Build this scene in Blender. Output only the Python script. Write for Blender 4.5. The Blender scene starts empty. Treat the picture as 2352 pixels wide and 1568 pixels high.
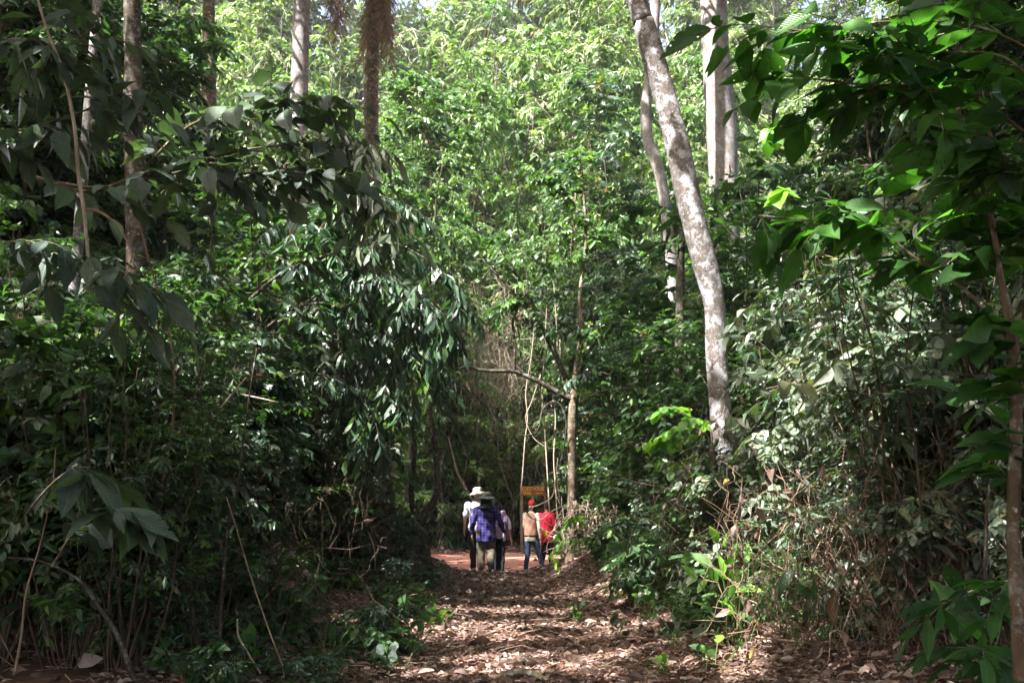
import bpy, math, random
import numpy as np
from mathutils import Vector

# ------------------------------------------------------------------ camera, sky, sun, exposure
scn = bpy.context.scene
COL = scn.collection
F_PX = 2350.0                       # focal length in units of a 2352 px wide frame
PITCH = math.atan(364 / F_PX)
CAMZ = 1.6
cam_d = bpy.data.cameras.new('camera')
cam_d.sensor_width = 36.0
cam_d.lens = 36.0 * F_PX / 2352.0
cam_d.clip_end = 600
cam = bpy.data.objects.new('camera', cam_d)
COL.objects.link(cam)
cam.location = (0, 0, CAMZ)
cam.rotation_euler = (math.pi / 2 + PITCH, 0, 0)
scn.camera = cam

SUN = np.array([-0.40, -0.36, 0.84]); SUN = SUN / np.linalg.norm(SUN)   # direction towards the sun
sun_el = math.asin(SUN[2]); sun_az = math.atan2(SUN[0], SUN[1])
world = bpy.data.worlds.new("World"); scn.world = world
world.use_nodes = True
wn = world.node_tree.nodes; wl = world.node_tree.links
bg = wn['Background']
sky = wn.new('ShaderNodeTexSky'); sky.sky_type = 'NISHITA'
sky.sun_disc = False; sky.sun_elevation = sun_el; sky.sun_rotation = sun_az
sky.air_density = 1.0; sky.dust_density = 10.0; sky.ozone_density = 1.0
wl.new(sky.outputs[0], bg.inputs[0]); bg.inputs[1].default_value = 0.12
sl = bpy.data.lights.new('sun', 'SUN'); sl.energy = 5.0; sl.angle = math.radians(0.53)
sl.color = (1.0, 0.96, 0.90)
so = bpy.data.objects.new('sun', sl); COL.objects.link(so)
so.rotation_euler = Vector(SUN).to_track_quat('Z', 'Y').to_euler()
so.location = (-8, -8, 30)
scn.view_settings.view_transform = 'Standard'
scn.view_settings.look = 'None'
scn.view_settings.exposure = 2.55
scn.view_settings.gamma = 1.0
scn.cycles.max_bounces = 8
scn.cycles.diffuse_bounces = 4
scn.cycles.glossy_bounces = 2
scn.cycles.transmission_bounces = 4
scn.cycles.transparent_max_bounces = 8

CP, SP = math.cos(PITCH), math.sin(PITCH)
def at(px, py, Y):
    """World point on the plane y = Y seen at (px, py) of the 2352 x 1568 frame."""
    a = (px - 1176) / F_PX; b = (784 - py) / F_PX
    dy = CP - b * SP; dz = SP + b * CP
    t = Y / dy
    return np.array([a * t, Y, CAMZ + dz * t])
def proj(p):
    x, y, z = p[0], p[1], p[2] - CAMZ
    d = y * CP + z * SP; u = -y * SP + z * CP
    return 1176 + F_PX * x / d, 784 - F_PX * u / d

# ------------------------------------------------------------------ ids
def tag(o, label=None, cat=None, group=None, kind=None):
    if label: o['label'] = label
    if cat: o['category'] = cat
    if group: o['group'] = group
    if kind: o['kind'] = kind
    return o
def empty(name, loc=(0, 0, 0), rz=0.0):
    o = bpy.data.objects.new(name, None); COL.objects.link(o)
    o.location = loc; o.rotation_euler = (0, 0, rz); o.empty_display_size = 0.2
    return o
def link_mesh(name, me, parent=None):
    o = bpy.data.objects.new(name, me); COL.objects.link(o)
    if parent is not None: o.parent = parent
    return o

# ------------------------------------------------------------------ mesh from arrays
def norm(a):
    return a / np.maximum(np.linalg.norm(a, axis=-1, keepdims=True), 1e-9)
def make_mesh(name, verts, faces, mat, rnd=None, uv=None, smooth=False):
    """faces: list of (F, n) int arrays; rnd: list of (F,) arrays; uv: (V, 2) per vertex."""
    me = bpy.data.meshes.new(name)
    verts = np.asarray(verts, np.float32)
    me.vertices.add(len(verts)); me.vertices.foreach_set('co', verts.ravel())
    loops = np.concatenate([f.ravel() for f in faces]).astype(np.int32)
    tot = np.concatenate([np.full(len(f), f.shape[1], np.int32) for f in faces])
    start = np.concatenate([[0], np.cumsum(tot)[:-1]]).astype(np.int32)
    me.loops.add(len(loops)); me.loops.foreach_set('vertex_index', loops)
    me.polygons.add(len(tot)); me.polygons.foreach_set('loop_start', start)
    me.polygons.foreach_set('use_smooth', np.full(len(tot), smooth))
    me.update(calc_edges=True)
    if rnd is not None:
        a = me.attributes.new('rnd', 'FLOAT', 'FACE')
        a.data.foreach_set('value', np.concatenate(rnd).astype(np.float32))
    if uv is not None:
        l = me.uv_layers.new(name='UVMap')
        l.data.foreach_set('uv', np.asarray(uv, np.float32)[loops].ravel())
    for m in (mat if isinstance(mat, (list, tuple)) else [mat]): me.materials.append(m)
    return me

# ------------------------------------------------------------------ leaves
def template(vs, hw, fold, jag=0.0, seed=0, bite=False):
    """rows of a leaf along v with half widths hw; the edges lie fold * halfwidth above the midrib."""
    r = np.random.default_rng(seed)
    V = [(0, 0, 0)]; rows = []
    for i, (v, h) in enumerate(zip(vs, hw)):
        a = len(V)
        hl = h * (1 + jag * r.uniform(-1, .6)); hr = h * (1 + jag * r.uniform(-1, .6))
        if bite and i == bite: hl *= .45
        V += [(-hl, v, fold * hl), (0, v, 0), (hr, v, fold * hr)]
        rows.append(a)
    tip = len(V); V.append((0, 1, 0))
    T = [(0, rows[0] + 1, rows[0]), (0, rows[0] + 2, rows[0] + 1)]; Q = []
    for a, b in zip(rows[:-1], rows[1:]):
        Q += [(a, a + 1, b + 1, b), (a + 1, a + 2, b + 2, b + 1)]
    c = rows[-1]; T += [(c, c + 1, tip), (c + 1, c + 2, tip)]
    return np.array(V, float), np.array(T, int), np.array(Q, int).reshape(-1, 4)
OV_HI = [template([.07, .2, .38, .56, .74, .89], [.11, .21, .27, .26, .18, .08], .28, .12, s, s % 3 + 1 if s > 2 else False) for s in range(5)]
LAN_HI = [template([.08, .25, .45, .65, .85], [.07, .14, .17, .14, .06], .3, .1, s) for s in range(3)]
OV_MID = [template([.2, .5, .82], [.2 * w, .27 * w, .14 * w], f, .35, s, s % 4) for s, (w, f) in enumerate(((1, .3), (.8, .5), (1.15, .1), (.9, -.25), (1.05, .6)))]
LAN_MID = [template([.22, .55, .82], [.12 * w, .16 * w, .09 * w], f, .35, s, s % 4) for s, (w, f) in enumerate(((1, .3), (.8, .5), (1.2, .1), (1, -.3)))]
ROUND = [template([.15, .45, .8], [.24, .36, .22], .2, .12, s) for s in range(3)]
LOW = [template([.42], [.27], .3, .1, s) for s in range(2)]
HEART = [template([-.06, .15, .35, .6, .82], [.22, .42, .43, .3, .12], .15, .08, s) for s in range(3)]
CURL = [template([.15, .4, .65, .88], [.16, .27, .24, .11], fo, .25, s) for s, fo in enumerate((.9, -.7, .35, -.3, .6))]

class Leaves:
    def __init__(s): s.P = []; s.D = []; s.N = []; s.S = []; s.W = []; s.C = []
    def add(s, P, D, N, S, W=None, C=None):
        n = len(P); s.P.append(P); s.D.append(D); s.N.append(N)
        s.S.append(np.broadcast_to(S, (n,)))
        s.W.append(np.ones(n) if W is None else W); s.C.append(np.full(n, np.nan) if C is None else C)
    def arrays(s):
        return [np.concatenate(x) for x in (s.P, s.D, s.N, s.S, s.W, s.C)]
    def mesh(s, name, mat, temps, rng, droop=.25, uv=False, smooth=False, mask=None, crange=(0, 1)):
        P, D, N, S, W, C = s.arrays()
        if mask is not None:
            k = mask(P); P, D, N, S, W, C = P[k], D[k], N[k], S[k], W[k], C[k]
        D = norm(D); N = norm(N - D * np.sum(N * D, 1, keepdims=True)); B = np.cross(D, N)
        n = len(P); tid = rng.integers(0, len(temps), n)
        rc = rng.random(n) * (crange[1] - crange[0]) + crange[0]; C = np.where(np.isnan(C), rc, C)
        dr = droop * rng.uniform(.2, 1.8, n)
        V = []; TT = []; QQ = []; RT = []; RQ = []; UV = []; off = 0
        for ti, (v, T, Q) in enumerate(temps):
            i = np.nonzero(tid == ti)[0]
            if not len(i): continue
            k = len(v)
            u = v[:, 0][None, :] * W[i][:, None]; t = v[:, 1][None, :] + 0 * u
            w = v[:, 2][None, :] * W[i][:, None] - dr[i][:, None] * t * t
            co = P[i][:, None, :] + S[i][:, None, None] * (B[i][:, None, :] * u[..., None] + D[i][:, None, :] * t[..., None] + N[i][:, None, :] * w[..., None])
            V.append(co.reshape(-1, 3))
            base = off + np.arange(len(i))[:, None, None] * k
            TT.append((T[None] + base).reshape(-1, 3)); RT.append(np.repeat(C[i], len(T)))
            if len(Q): QQ.append((Q[None] + base).reshape(-1, 4)); RQ.append(np.repeat(C[i], len(Q)))
            if uv: UV.append(np.tile(v[:, :2] + [.5, 0], (len(i), 1)))
            off += len(i) * k
        f = [np.concatenate(TT)]; r = [np.concatenate(RT)]
        if QQ: f.append(np.concatenate(QQ)); r.append(np.concatenate(RQ))
        return make_mesh(name, np.concatenate(V), f, mat, r, np.concatenate(UV) if uv else None, smooth)

def twig_leaves(L, rng, P0, D, ln, K, size, hang=.25, droop=.25, spread=.85, tilt=.45, pair=False, svar=.5, C=None, W=None):
    M = len(P0); up = np.array([0, 0, 1.0])
    ln = np.broadcast_to(ln, (M,))
    ks = np.arange(K)
    if pair: t = (np.floor(ks / 2) + .6) / math.ceil(K / 2)
    else: t = (ks + .5) / K
    t = t * (.85 + .15 * rng.random((M, K)))
    pos = P0[:, None] + D[:, None] * (ln[:, None] * t)[..., None] - up * (droop * ln[:, None] * t ** 2)[..., None]
    T = norm(D[:, None] - up * (2 * droop * t)[..., None])
    side = norm(np.cross(T, up) + 1e-4)
    sg = np.where(ks % 2 == 0, 1.0, -1.0)[None, :, None]
    d = T * (.45 + .5 * t[..., None] ** 2) + side * sg * spread - up * hang + rng.normal(0, .22, (M, K, 3))
    d[:, -1] = T[:, -1] - up * hang * .6 + rng.normal(0, .15, (M, 3))
    n = up + side * sg * (-.15) + rng.normal(0, tilt, (M, K, 3))
    s = size * (1 + svar * rng.uniform(-1, 1, (M, K)))
    if C is not None: C = np.repeat(np.broadcast_to(C, (M,))[:, None], K, 1) + rng.uniform(-.06, .06, (M, K))
    L.add(pos.reshape(-1, 3), d.reshape(-1, 3), n.reshape(-1, 3), s.ravel(),
          rng.uniform(.8, 1.15, M * K) if W is None else W * rng.uniform(.85, 1.15, M * K),
          None if C is None else C.ravel())
    k2 = np.linspace(0, 1, 4)
    return P0[:, None] + D[:, None] * (ln[:, None] * k2)[..., None] - up * (droop * ln[:, None] * k2 ** 2)[..., None]

class Tubes:
    def __init__(s): s.V = []; s.Q = []; s.n = 0
    def add(s, P, R, ns=4):
        """P (M,K,3), R (M,K)"""
        P = np.asarray(P, float); R = np.asarray(R, float); M, K, _ = P.shape
        T = norm(np.gradient(P, axis=1))
        ref = np.where(np.abs(T[:, :1, 2:3]) > .8, np.array([1.0, 0, 0]), np.array([0, 0, 1.0]))
        A = norm(np.cross(T, ref)); B = np.cross(T, A)
        a = np.arange(ns) * 2 * math.pi / ns
        co = P[:, :, None] + R[:, :, None, None] * (A[:, :, None] * np.cos(a)[:, None] + B[:, :, None] * np.sin(a)[:, None])
        s.V.append(co.reshape(-1, 3))
        j = np.arange(ns); j2 = (j + 1) % ns; k = np.arange(K - 1)
        q = np.stack([k[:, None] * ns + j, k[:, None] * ns + j2, (k[:, None] + 1) * ns + j2, (k[:, None] + 1) * ns + j], -1).reshape(-1, 4)
        s.Q.append((q[None] + (s.n + np.arange(M) * K * ns)[:, None, None]).reshape(-1, 4)); s.n += M * K * ns
    def mesh(s, name, mat, smooth=True):
        return make_mesh(name, np.concatenate(s.V), [np.concatenate(s.Q)], mat, smooth=smooth)

def samp(P, i, t):
    K = P.shape[1]; f = np.clip(t, 0, .999) * (K - 1); a = f.astype(int); w = (f - a)[:, None]
    return P[i, a] * (1 - w) + P[i, a + 1] * w, norm(P[i, a + 1] - P[i, a])
def smooth_line(pts, n):
    """Catmull-Rom through pts (m, d) -> (n, d)"""
    p = np.asarray(pts, float); p = np.vstack([2 * p[0] - p[1], p, 2 * p[-1] - p[-2]]); m = len(p) - 3
    t = np.linspace(0, m - 1e-6, n); i = t.astype(int); u = (t - i)[:, None]
    a, b, c, d = p[i], p[i + 1], p[i + 2], p[i + 3]
    return .5 * (2 * b + (c - a) * u + (2 * a - 5 * b + 4 * c - d) * u ** 2 + (3 * b - a - 3 * c + d) * u ** 3)
def rand_dir(rng, n, emin, emax):
    az = rng.uniform(0, 2 * math.pi, n); el = rng.uniform(emin, emax, n)
    return np.stack([np.cos(az) * np.cos(el), np.sin(az) * np.cos(el), np.sin(el)], 1)
def arcs(rng, P0, D, ln, K, droop, wob):
    t = np.linspace(0, 1, K); ln = np.broadcast_to(ln, (len(P0),))
    P = P0[:, None] + D[:, None] * (ln[:, None] * t)[..., None]
    P[..., 2] -= droop * ln[:, None] * t ** 2
    w = np.cumsum(rng.normal(0, wob, P.shape), 1) * ln[:, None, None] / K; w -= w[:, :1]
    return P + w

def gen_plant(rng, H, R, nstem=4, nbr=40, ntw=7, K=8, leaf=.12, tw=.35, hang=.25, droop=.25, zmin=.15,
              spread=.85, tilt=.65, pair=False, stemr=.02, elev=(.0, .8), topw=.6, lean=.35, W=None, wob=.25):
    L = Leaves(); T = Tubes()
    base = np.zeros((nstem, 3)); base[:, :2] = rng.normal(0, .06 * R, (nstem, 2)); base[:, 2] = -.15
    az = rng.uniform(0, 6.28, nstem); ln = H * rng.uniform(.75, 1.0, nstem)
    D = norm(np.stack([np.cos(az) * lean * R / H, np.sin(az) * lean * R / H, np.ones(nstem)], 1))
    S = arcs(rng, base, D, ln, 9, 0, .12)
    T.add(S, stemr * np.linspace(1.2, .35, 9)[None] * rng.uniform(.6, 1.1, (nstem, 1)), 5)
    i = rng.integers(0, nstem, nbr); t = rng.uniform(zmin, 1, nbr)
    p, tg = samp(S, i, t)
    shape = np.sin(np.clip((t - zmin) / (1 - zmin), 0, 1) ** .8 * 2.4 + .55) * (1 - topw) + topw * rng.uniform(.4, 1, nbr)
    bl = R * np.clip(shape, .25, 1.1) * rng.uniform(.6, 1.1, nbr)
    bd = norm(rand_dir(rng, nbr, *elev) + tg * .25)
    Bq = arcs(rng, p, bd, bl, 7, droop, wob)
    T.add(Bq, (stemr * .35 * (1.1 - .5 * t))[:, None] * np.linspace(1, .3, 7)[None], 3)
    nt = nbr * ntw; j = np.repeat(np.arange(nbr), ntw); tt = rng.uniform(.15, 1, nt)
    q, tq = samp(Bq, j, tt)
    td = norm(tq * .7 + rand_dir(rng, nt, -.4, .6) * .9)
    tl = tw * rng.uniform(.6, 1.3, nt)
    c = rng.beta(2, 2.2, nt)
    X = twig_leaves(L, rng, q, td, tl, K, leaf, hang, droop, spread, tilt, pair, C=c, W=W)
    T.add(X, np.full((nt, 4), max(.0022, stemr * .1)), 3)
    return L, T

# ------------------------------------------------------------------ materials
def new_mat(name):
    m = bpy.data.materials.new(name); m.use_nodes = True
    nt = m.node_tree; nt.nodes.clear()
    out = nt.nodes.new('ShaderNodeOutputMaterial')
    return m, nt, out
def ramp(nt, stops, interp='LINEAR'):
    r = nt.nodes.new('ShaderNodeValToRGB'); cr = r.color_ramp; cr.interpolation = interp
    cr.elements[0].position, cr.elements[0].color = stops[0][0], (*stops[0][1], 1)
    cr.elements[1].position, cr.elements[1].color = stops[1][0], (*stops[1][1], 1)
    for p, c in stops[2:]:
        e = cr.elements.new(p); e.color = (*c, 1)
    return r
def leaf_mat(name, stops, trans=.35, rough=.4, spec=.5, veins=False, tcol=(1.3, 1.6, .5), holes=False):
    m, nt, out = new_mat(name); N = nt.nodes; L = nt.links
    a = N.new('ShaderNodeAttribute'); a.attribute_name = 'rnd'
    oi = N.new('ShaderNodeObjectInfo')
    ad = N.new('ShaderNodeMath'); ad.operation = 'MULTIPLY_ADD'
    L.new(oi.outputs['Random'], ad.inputs[0]); ad.inputs[1].default_value = .16; ad.inputs[2].default_value = -.08
    ad2 = N.new('ShaderNodeMath'); ad2.operation = 'ADD'; L.new(ad.outputs[0], ad2.inputs[0]); L.new(a.outputs['Fac'], ad2.inputs[1])
    r = ramp(nt, stops); L.new(ad2.outputs[0], r.inputs[0])
    tc = N.new('ShaderNodeTexCoord')
    nz = N.new('ShaderNodeTexNoise'); nz.inputs['Scale'].default_value = 9; nz.inputs['Detail'].default_value = 3
    L.new(tc.outputs['Object'], nz.inputs['Vector'])
    mr = N.new('ShaderNodeMapRange'); mr.inputs['From Min'].default_value = .3; mr.inputs['From Max'].default_value = .7
    mr.inputs['To Min'].default_value = .72; mr.inputs['To Max'].default_value = 1.25
    L.new(nz.outputs[0], mr.inputs[0])
    mx = N.new('ShaderNodeVectorMath'); mx.operation = 'SCALE'; L.new(r.outputs[0], mx.inputs[0]); L.new(mr.outputs[0], mx.inputs['Scale'])
    col = mx.outputs[0]
    b = N.new('ShaderNodeBsdfPrincipled'); b.inputs['Roughness'].default_value = rough
    b.inputs['Specular IOR Level'].default_value = spec
    gm = N.new('ShaderNodeMath'); gm.operation = 'MULTIPLY'; L.new(a.outputs['Fac'], gm.inputs[0]); gm.inputs[1].default_value = 37.3
    gf = N.new('ShaderNodeMath'); gf.operation = 'FRACT'; L.new(gm.outputs[0], gf.inputs[0])
    gr = N.new('ShaderNodeMapRange'); gr.inputs['To Min'].default_value = max(.18, rough - .16); gr.inputs['To Max'].default_value = rough + .28
    L.new(gf.outputs[0], gr.inputs[0]); L.new(gr.outputs[0], b.inputs['Roughness'])
    if veins:
        uvn = N.new('ShaderNodeUVMap'); sx = N.new('ShaderNodeSeparateXYZ'); L.new(uvn.outputs[0], sx.inputs[0])
        def mth(op, *ins):
            n = N.new('ShaderNodeMath'); n.operation = op
            for k, v in enumerate(ins):
                if hasattr(v, 'links'): L.new(v, n.inputs[k])
                else: n.inputs[k].default_value = v
            return n.outputs[0]
        au = mth('ABSOLUTE', mth('SUBTRACT', sx.outputs[0], .5))
        ph = mth('MULTIPLY', mth('SUBTRACT', sx.outputs[1], mth('MULTIPLY', au, .75)), 52)
        sv = mth('POWER', mth('ABSOLUTE', mth('SINE', ph)), .6)
        mid = mth('MINIMUM', mth('MULTIPLY', au, 45), 1.0)
        hgt = mth('MULTIPLY', sv, mid)
        bp = N.new('ShaderNodeBump'); bp.inputs['Strength'].default_value = .55; bp.inputs['Distance'].default_value = .004
        L.new(hgt, bp.inputs['Height']); L.new(bp.outputs[0], b.inputs['Normal'])
        inv = N.new('ShaderNodeMapRange'); inv.inputs['From Max'].default_value = .45
        inv.inputs['To Min'].default_value = 1.5; inv.inputs['To Max'].default_value = 1.0
        L.new(hgt, inv.inputs[0])
        m2 = N.new('ShaderNodeVectorMath'); m2.operation = 'SCALE'; L.new(col, m2.inputs[0]); L.new(inv.outputs[0], m2.inputs['Scale'])
        col = m2.outputs[0]
    L.new(col, b.inputs['Base Color'])
    t = N.new('ShaderNodeBsdfTranslucent')
    tm = N.new('ShaderNodeVectorMath'); tm.operation = 'MULTIPLY'; L.new(col, tm.inputs[0]); tm.inputs[1].default_value = tcol
    L.new(tm.outputs[0], t.inputs[0])
    mix = N.new('ShaderNodeMixShader'); mix.inputs[0].default_value = trans
    L.new(b.outputs[0], mix.inputs[1]); L.new(t.outputs[0], mix.inputs[2])
    sh = mix.outputs[0]
    if holes:
        vo = N.new('ShaderNodeTexVoronoi'); vo.inputs['Scale'].default_value = 34
        L.new(tc.outputs['Object'], vo.inputs['Vector'])
        n2 = N.new('ShaderNodeTexNoise'); n2.inputs['Scale'].default_value = 7; L.new(tc.outputs['Object'], n2.inputs['Vector'])
        th = N.new('ShaderNodeMath'); th.operation = 'MULTIPLY_ADD'; L.new(n2.outputs[0], th.inputs[0]); th.inputs[1].default_value = 1.5; th.inputs[2].default_value = -.72
        lt = N.new('ShaderNodeMath'); lt.operation = 'LESS_THAN'; L.new(vo.outputs['Distance'], lt.inputs[0]); L.new(th.outputs[0], lt.inputs[1])
        tr = N.new('ShaderNodeBsdfTransparent'); m3 = N.new('ShaderNodeMixShader')
        L.new(lt.outputs[0], m3.inputs[0]); L.new(sh, m3.inputs[1]); L.new(tr.outputs[0], m3.inputs[2]); sh = m3.outputs[0]
    L.new(sh, out.inputs[0])
    return m
BR = (.14, .07, .03); YL = (.35, .25, .03)
M_DARK = leaf_mat('glossy_dark_leaf', [(0, (.014, .034, .022)), (.45, (.028, .064, .038)), (.8, (.05, .11, .05)), (.95, (.09, .17, .03)), (1, BR)], .3, .32, .8)
M_DUST = leaf_mat('dusty_green_leaf', [(0, (.045, .065, .045)), (.5, (.09, .13, .085)), (.8, (.15, .19, .13)), (.95, (.16, .17, .06)), (1, BR)], .25, .42, .7)
M_MID = leaf_mat('mid_green_leaf', [(0, (.025, .055, .028)), (.5, (.05, .11, .042)), (.85, (.09, .18, .045)), (.97, (.16, .24, .04)), (1, BR)], .38, .4, .5)
M_MIDB = leaf_mat('bright_mid_green_leaf', [(0, (.03, .07, .025)), (.5, (.075, .15, .045)), (.85, (.14, .24, .06)), (.97, (.2, .28, .08)), (1, BR)], .4, .42, .5)
M_LIME = leaf_mat('lime_green_leaf', [(0, (.05, .13, .02)), (.6, (.10, .24, .03)), (1, (.17, .32, .04))], .45, .4, .4)
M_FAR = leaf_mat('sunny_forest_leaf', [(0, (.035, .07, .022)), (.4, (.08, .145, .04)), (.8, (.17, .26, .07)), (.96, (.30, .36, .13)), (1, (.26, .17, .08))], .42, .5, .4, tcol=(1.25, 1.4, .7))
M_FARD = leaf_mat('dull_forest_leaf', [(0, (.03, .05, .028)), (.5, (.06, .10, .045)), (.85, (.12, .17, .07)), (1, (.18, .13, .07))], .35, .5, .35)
M_BIG = leaf_mat('broad_veined_leaf', [(0, (.02, .055, .02)), (.5, (.04, .11, .026)), (.85, (.06, .17, .03)), (1, (.12, .25, .04))], .5, .42, .5, veins=True, holes=True)
M_BIGD = leaf_mat('dusty_veined_leaf', [(0, (.03, .05, .04)), (.5, (.055, .085, .065)), (.85, (.085, .13, .08)), (.97, (.1, .15, .05)), (1, BR)], .25, .45, .5, veins=True, holes=True)
M_DEAD = leaf_mat('dead_leaf', [(0, (.05, .027, .024)), (.3, (.105, .064, .052)), (.6, (.18, .12, .098)), (.85, (.27, .195, .165)), (.96, (.34, .29, .26)), (1, (.25, .2, .06))], .12, .55, .35, tcol=(1.4, 1, .6))

def bark_mat(name, c1, c2, patch=None, pamt=.5, pscale=3.0, moss=None, bumps=.5, zsc=.35, ring=False):
    m, nt, out = new_mat(name); N = nt.nodes; L = nt.links
    tc = N.new('ShaderNodeTexCoord'); mp = N.new('ShaderNodeMapping'); mp.inputs['Scale'].default_value = (1, 1, zsc)
    L.new(tc.outputs['Object'], mp.inputs[0])
    n1 = N.new('ShaderNodeTexNoise'); n1.inputs['Scale'].default_value = 14; n1.inputs['Detail'].default_value = 8; n1.inputs['Roughness'].default_value = .7
    L.new(mp.outputs[0], n1.inputs['Vector'])
    r = ramp(nt, [(.35, c1), (.65, c2)]); L.new(n1.outputs[0], r.inputs[0]); col = r.outputs[0]
    def over(col, c, scale, lo, hi, src='Object', dist=0):
        n = N.new('ShaderNodeTexNoise'); n.inputs['Scale'].default_value = scale; n.inputs['Detail'].default_value = 9
        n.inputs['Roughness'].default_value = .72; n.inputs['Distortion'].default_value = dist
        L.new(tc.outputs[src], n.inputs['Vector'])
        q = ramp(nt, [(lo, (0, 0, 0)), (hi, (1, 1, 1))]); L.new(n.outputs[0], q.inputs[0])
        mx = N.new('ShaderNodeMix'); mx.data_type = 'RGBA'; L.new(q.outputs[0], mx.inputs[0]); L.new(col, mx.inputs[6]); mx.inputs[7].default_value = (*c, 1)
        return mx.outputs[2]
    if patch:
        lo = .68 - .36 * pamt
        col = over(col, patch, pscale, lo, lo + .05, dist=.25)
        col = over(col, tuple(c * .62 for c in patch), pscale * 2.7, .5, .62, dist=.3)
        col = over(col, patch, pscale * 5, .60, .64)
        vo = N.new('ShaderNodeTexVoronoi'); vo.inputs['Scale'].default_value = pscale * 4; vo.inputs['Randomness'].default_value = 1
        L.new(tc.outputs['Object'], vo.inputs['Vector'])
        vd = N.new('ShaderNodeMath'); vd.operation = 'MULTIPLY_ADD'; L.new(n1.outputs[0], vd.inputs[0]); vd.inputs[1].default_value = .9
        vs = N.new('ShaderNodeSeparateColor'); L.new(vo.outputs['Color'], vs.inputs[0])
        va = N.new('ShaderNodeMath'); va.operation = 'MULTIPLY_ADD'; L.new(vs.outputs[0], va.inputs[0]); va.inputs[1].default_value = .55; va.inputs[2].default_value = -.5
        vb = N.new('ShaderNodeMath'); vb.operation = 'ADD'; L.new(vo.outputs['Distance'], vb.inputs[0]); L.new(va.outputs[0], vb.inputs[1])
        L.new(vb.outputs[0], vd.inputs[2])
        q = ramp(nt, [(.2, (1, 1, 1)), (.24, (0, 0, 0))]); L.new(vd.outputs[0], q.inputs[0])
        mx = N.new('ShaderNodeMix'); mx.data_type = 'RGBA'; L.new(q.outputs[0], mx.inputs[0]); L.new(col, mx.inputs[6]); mx.inputs[7].default_value = (*[min(.7, c * 1.1) for c in patch], 1)
        col = mx.outputs[2]
        col = over(col, c1, pscale * 6, .66, .70)
    if moss: col = over(col, moss, 4, .52, .66)
    b = N.new('ShaderNodeBsdfPrincipled'); b.inputs['Roughness'].default_value = .85; b.inputs['Specular IOR Level'].default_value = .2
    L.new(col, b.inputs['Base Color'])
    bp = N.new('ShaderNodeBump'); bp.inputs['Strength'].default_value = bumps; bp.inputs['Distance'].default_value = .02
    L.new(n1.outputs[0], bp.inputs['Height']); L.new(bp.outputs[0], b.inputs['Normal'])
    L.new(b.outputs[0], out.inputs[0])
    return m
M_BARKP = bark_mat('lichen_patched_bark', (.06, .05, .043), (.14, .115, .10), (.30, .30, .32), .5, 6)
M_BARKW = bark_mat('pale_scaly_bark', (.15, .12, .105), (.28, .245, .225), (.33, .32, .34), .52, 5)
M_BARKD = bark_mat('dark_bark', (.02, .016, .012), (.07, .05, .035), (.2, .2, .19), .18, 4)
M_BARKB = bark_mat('brown_bark', (.07, .045, .03), (.17, .115, .075), (.42, .39, .35), .3, 3, moss=(.06, .08, .03))
M_BARKM = bark_mat('mossy_bark', (.04, .03, .02), (.11, .08, .05), (.3, .3, .26), .25, 4, moss=(.09, .10, .02))
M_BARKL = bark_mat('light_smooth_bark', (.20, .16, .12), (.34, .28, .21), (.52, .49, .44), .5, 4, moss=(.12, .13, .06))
M_TWIG = bark_mat('twig_bark', (.035, .025, .018), (.12, .085, .06), bumps=.2)
M_DRY = bark_mat('dry_stem', (.13, .08, .055), (.32, .22, .16), bumps=.2)
M_VINE = bark_mat('pale_vine', (.24, .18, .13), (.5, .42, .34), bumps=.3)

def simple(name, col, rough=.8, spec=.3, var=.15, scale=12):
    m, nt, out = new_mat(name); N = nt.nodes; L = nt.links
    tc = N.new('ShaderNodeTexCoord'); n = N.new('ShaderNodeTexNoise'); n.inputs['Scale'].default_value = scale; n.inputs['Detail'].default_value = 5
    L.new(tc.outputs['Object'], n.inputs['Vector'])
    r = ramp(nt, [(.3, tuple(c * (1 - var) for c in col)), (.7, tuple(min(1, c * (1 + var)) for c in col))]); L.new(n.outputs[0], r.inputs[0])
    b = N.new('ShaderNodeBsdfPrincipled'); b.inputs['Roughness'].default_value = rough; b.inputs['Specular IOR Level'].default_value = spec
    L.new(r.outputs[0], b.inputs['Base Color'])
    bp = N.new('ShaderNodeBump'); bp.inputs['Strength'].default_value = .4; bp.inputs['Distance'].default_value = .015
    L.new(n.outputs[0], bp.inputs['Height']); L.new(bp.outputs[0], b.inputs['Normal'])
    L.new(b.outputs[0], out.inputs[0])
    return m
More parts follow.
